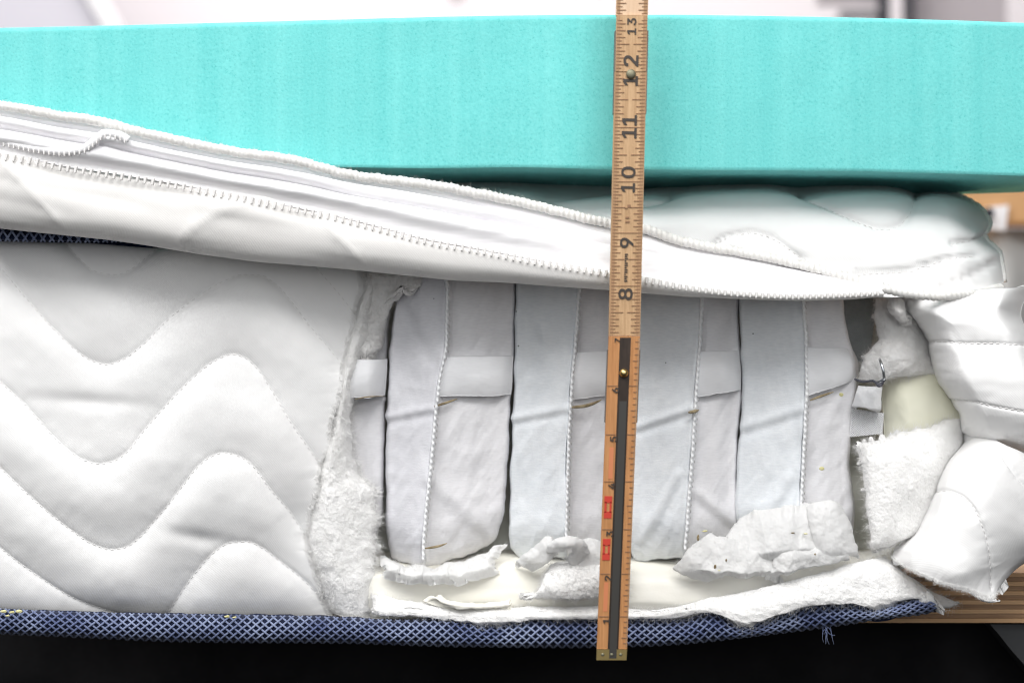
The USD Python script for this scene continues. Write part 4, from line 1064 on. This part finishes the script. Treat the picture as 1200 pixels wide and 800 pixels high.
numeral(s2, '1', 95, 16.5, RY + .0003, flat=1.0)
numeral(s2, '1', 141, 16.5, RY + .0003, flat=1.1); numeral(s2, '1', 156, 16.5, RY + .0003, flat=1.1)
numeral(s2, '0', 202, 15.5, RY + .0003, flat=1.15); numeral(s2, '1', 220, 15.5, RY + .0003, flat=1.0)
numeral(s2, '9', 284.5, 15, RY + .0003, flat=1.15)
numeral(s2, '8', 344.5, 15.5, RY + .0003, flat=1.2)
# small worn imprint between the numbers
ms = [mark(.50, .60, 241.5, 3.2, RY + .0003), mark(.42, .50, 244, 1.2, RY + .0003), mark(.44, .56, 255, 2, RY + .0003), mark(.44, .58, 260, 2, RY + .0003)]
obj('imprint', cat(*ms), 'faded_ink', s2, kind='stuff')
obj('imprint', cat(*[mark(.45, .45 + w, y, 1.4, RY + .0003) for y, w in zip(np.arange(298, 331, 2.6), (.1, .08, .1, .05, .1, .1, .07, .1, .1, .04, .1, .08, .1))]), 'ink', s2, kind='stuff')
# lower section: slot with dark slide, tick strip, figures
sl = obj('slide_slot', rslab(.36, .71, 395.5, 760, RY - .0002, .001), 'slot_wood', rl)
obj('slide', rslab(.42, .66, 470, 771, RY - .0006, .001), 'dark_metal', sl)
I1 = [(7, 393), (6, 452), (5, 509), (4, 564), (3, 620), (2, 672), (1, 722), (0, 772)]
i1 = PchipInterpolator([-a for a, b in I1], [b for a, b in I1])
tk, ln = [], []
for k in range(1, 7 * 8):
    y = float(i1(-k / 8))
    if y > 757 or y < 397:
        continue
    if k % 8 == 0:
        ln += [mark(.02, .34, y, .9, RY), mark(.72, .98, y, .9, RY)]
    else:
        w = .17 if k % 4 == 0 else .11
        tk.append(mark(.97 - w, .97, y, 1.0, RY))
obj('tick_marks', cat(*tk + ln), 'faded_ink', s1, kind='stuff')
obj('margin', rslab(.945, .985, 396, 758, RY - .0001, .0004), 'ruler_margin', s1)
for n_ in (6, 5, 4, 3, 2, 1):
    numeral(s1, str(n_), float(i1(-n_)) + 5, 7.5, RY - .0003, u=.28, flat=1.2)
numeral(s1, '7', 398.5, 6, RY - .0003, u=.28, flat=1.1)
def redmark(y0, y1, faint=False):
    w = .05 if faint else .0
    a = [rslab(.06, .31, y0, y0 + 8, RY - .00025, .0003), rslab(.06, .31, y1 - 8, y1, RY - .00025, .0003), rslab(.07, .14, y0 + 7, y1 - 7, RY - .00025, .0003), rslab(.24, .30, y0 + 7, y1 - 7, RY - .00025, .0003)]
    obj('red_figure', cat(*a), 'red_ink', s1)
redmark(581, 607); redmark(631, 656)
redf = [rslab(.16, .30, y0, y1, RY - .00015, .0002) for y0, y1 in ((524, 561), (682, 716))]
plain('faint_red', (0.60, 0.21, 0.09), .6)
for r_ in redf:
    obj('red_figure', r_, 'faint_red', s1, label='faded red printed bar')
# end cap with three rivets, joint plates, rivets
ec = obj('end_cap', rslab(.0, 1.0, 760.4, 773, RY - .0003, .0038), 'brass', rl)
def disc(u, y, r, Y, th=.0008, dome=True):
    c = rp(u, y, Y)
    g = trimesh.creation.icosphere(2, r); v = np.array(g.vertices) * [1, th / r, 1]
    return v + c, np.array(g.faces)
for u in (.2, .5, .8):
    obj('rivet', disc(u, 766.5, 1.9 * S, RY - .0004, .0005), 'old_brass', ec, smooth=True)
obj('slide_knob', disc(.53, 437, 5.0 * S, RY - .0006, .0022), 'brass', rl, smooth=True)
obj('joint_rivet', disc(.51, 87, 5.4 * S, RY - .0005, .0012), 'old_brass', rl, smooth=True)
for y0, y1 in ((36, 133), (410, 495)):
    for u0, u1 in ((-.025, .02), (.985, 1.03)):
        obj('joint_plate', rslab(u0, u1, y0, y1, RY + .0006, .006), 'plate_metal', rl)
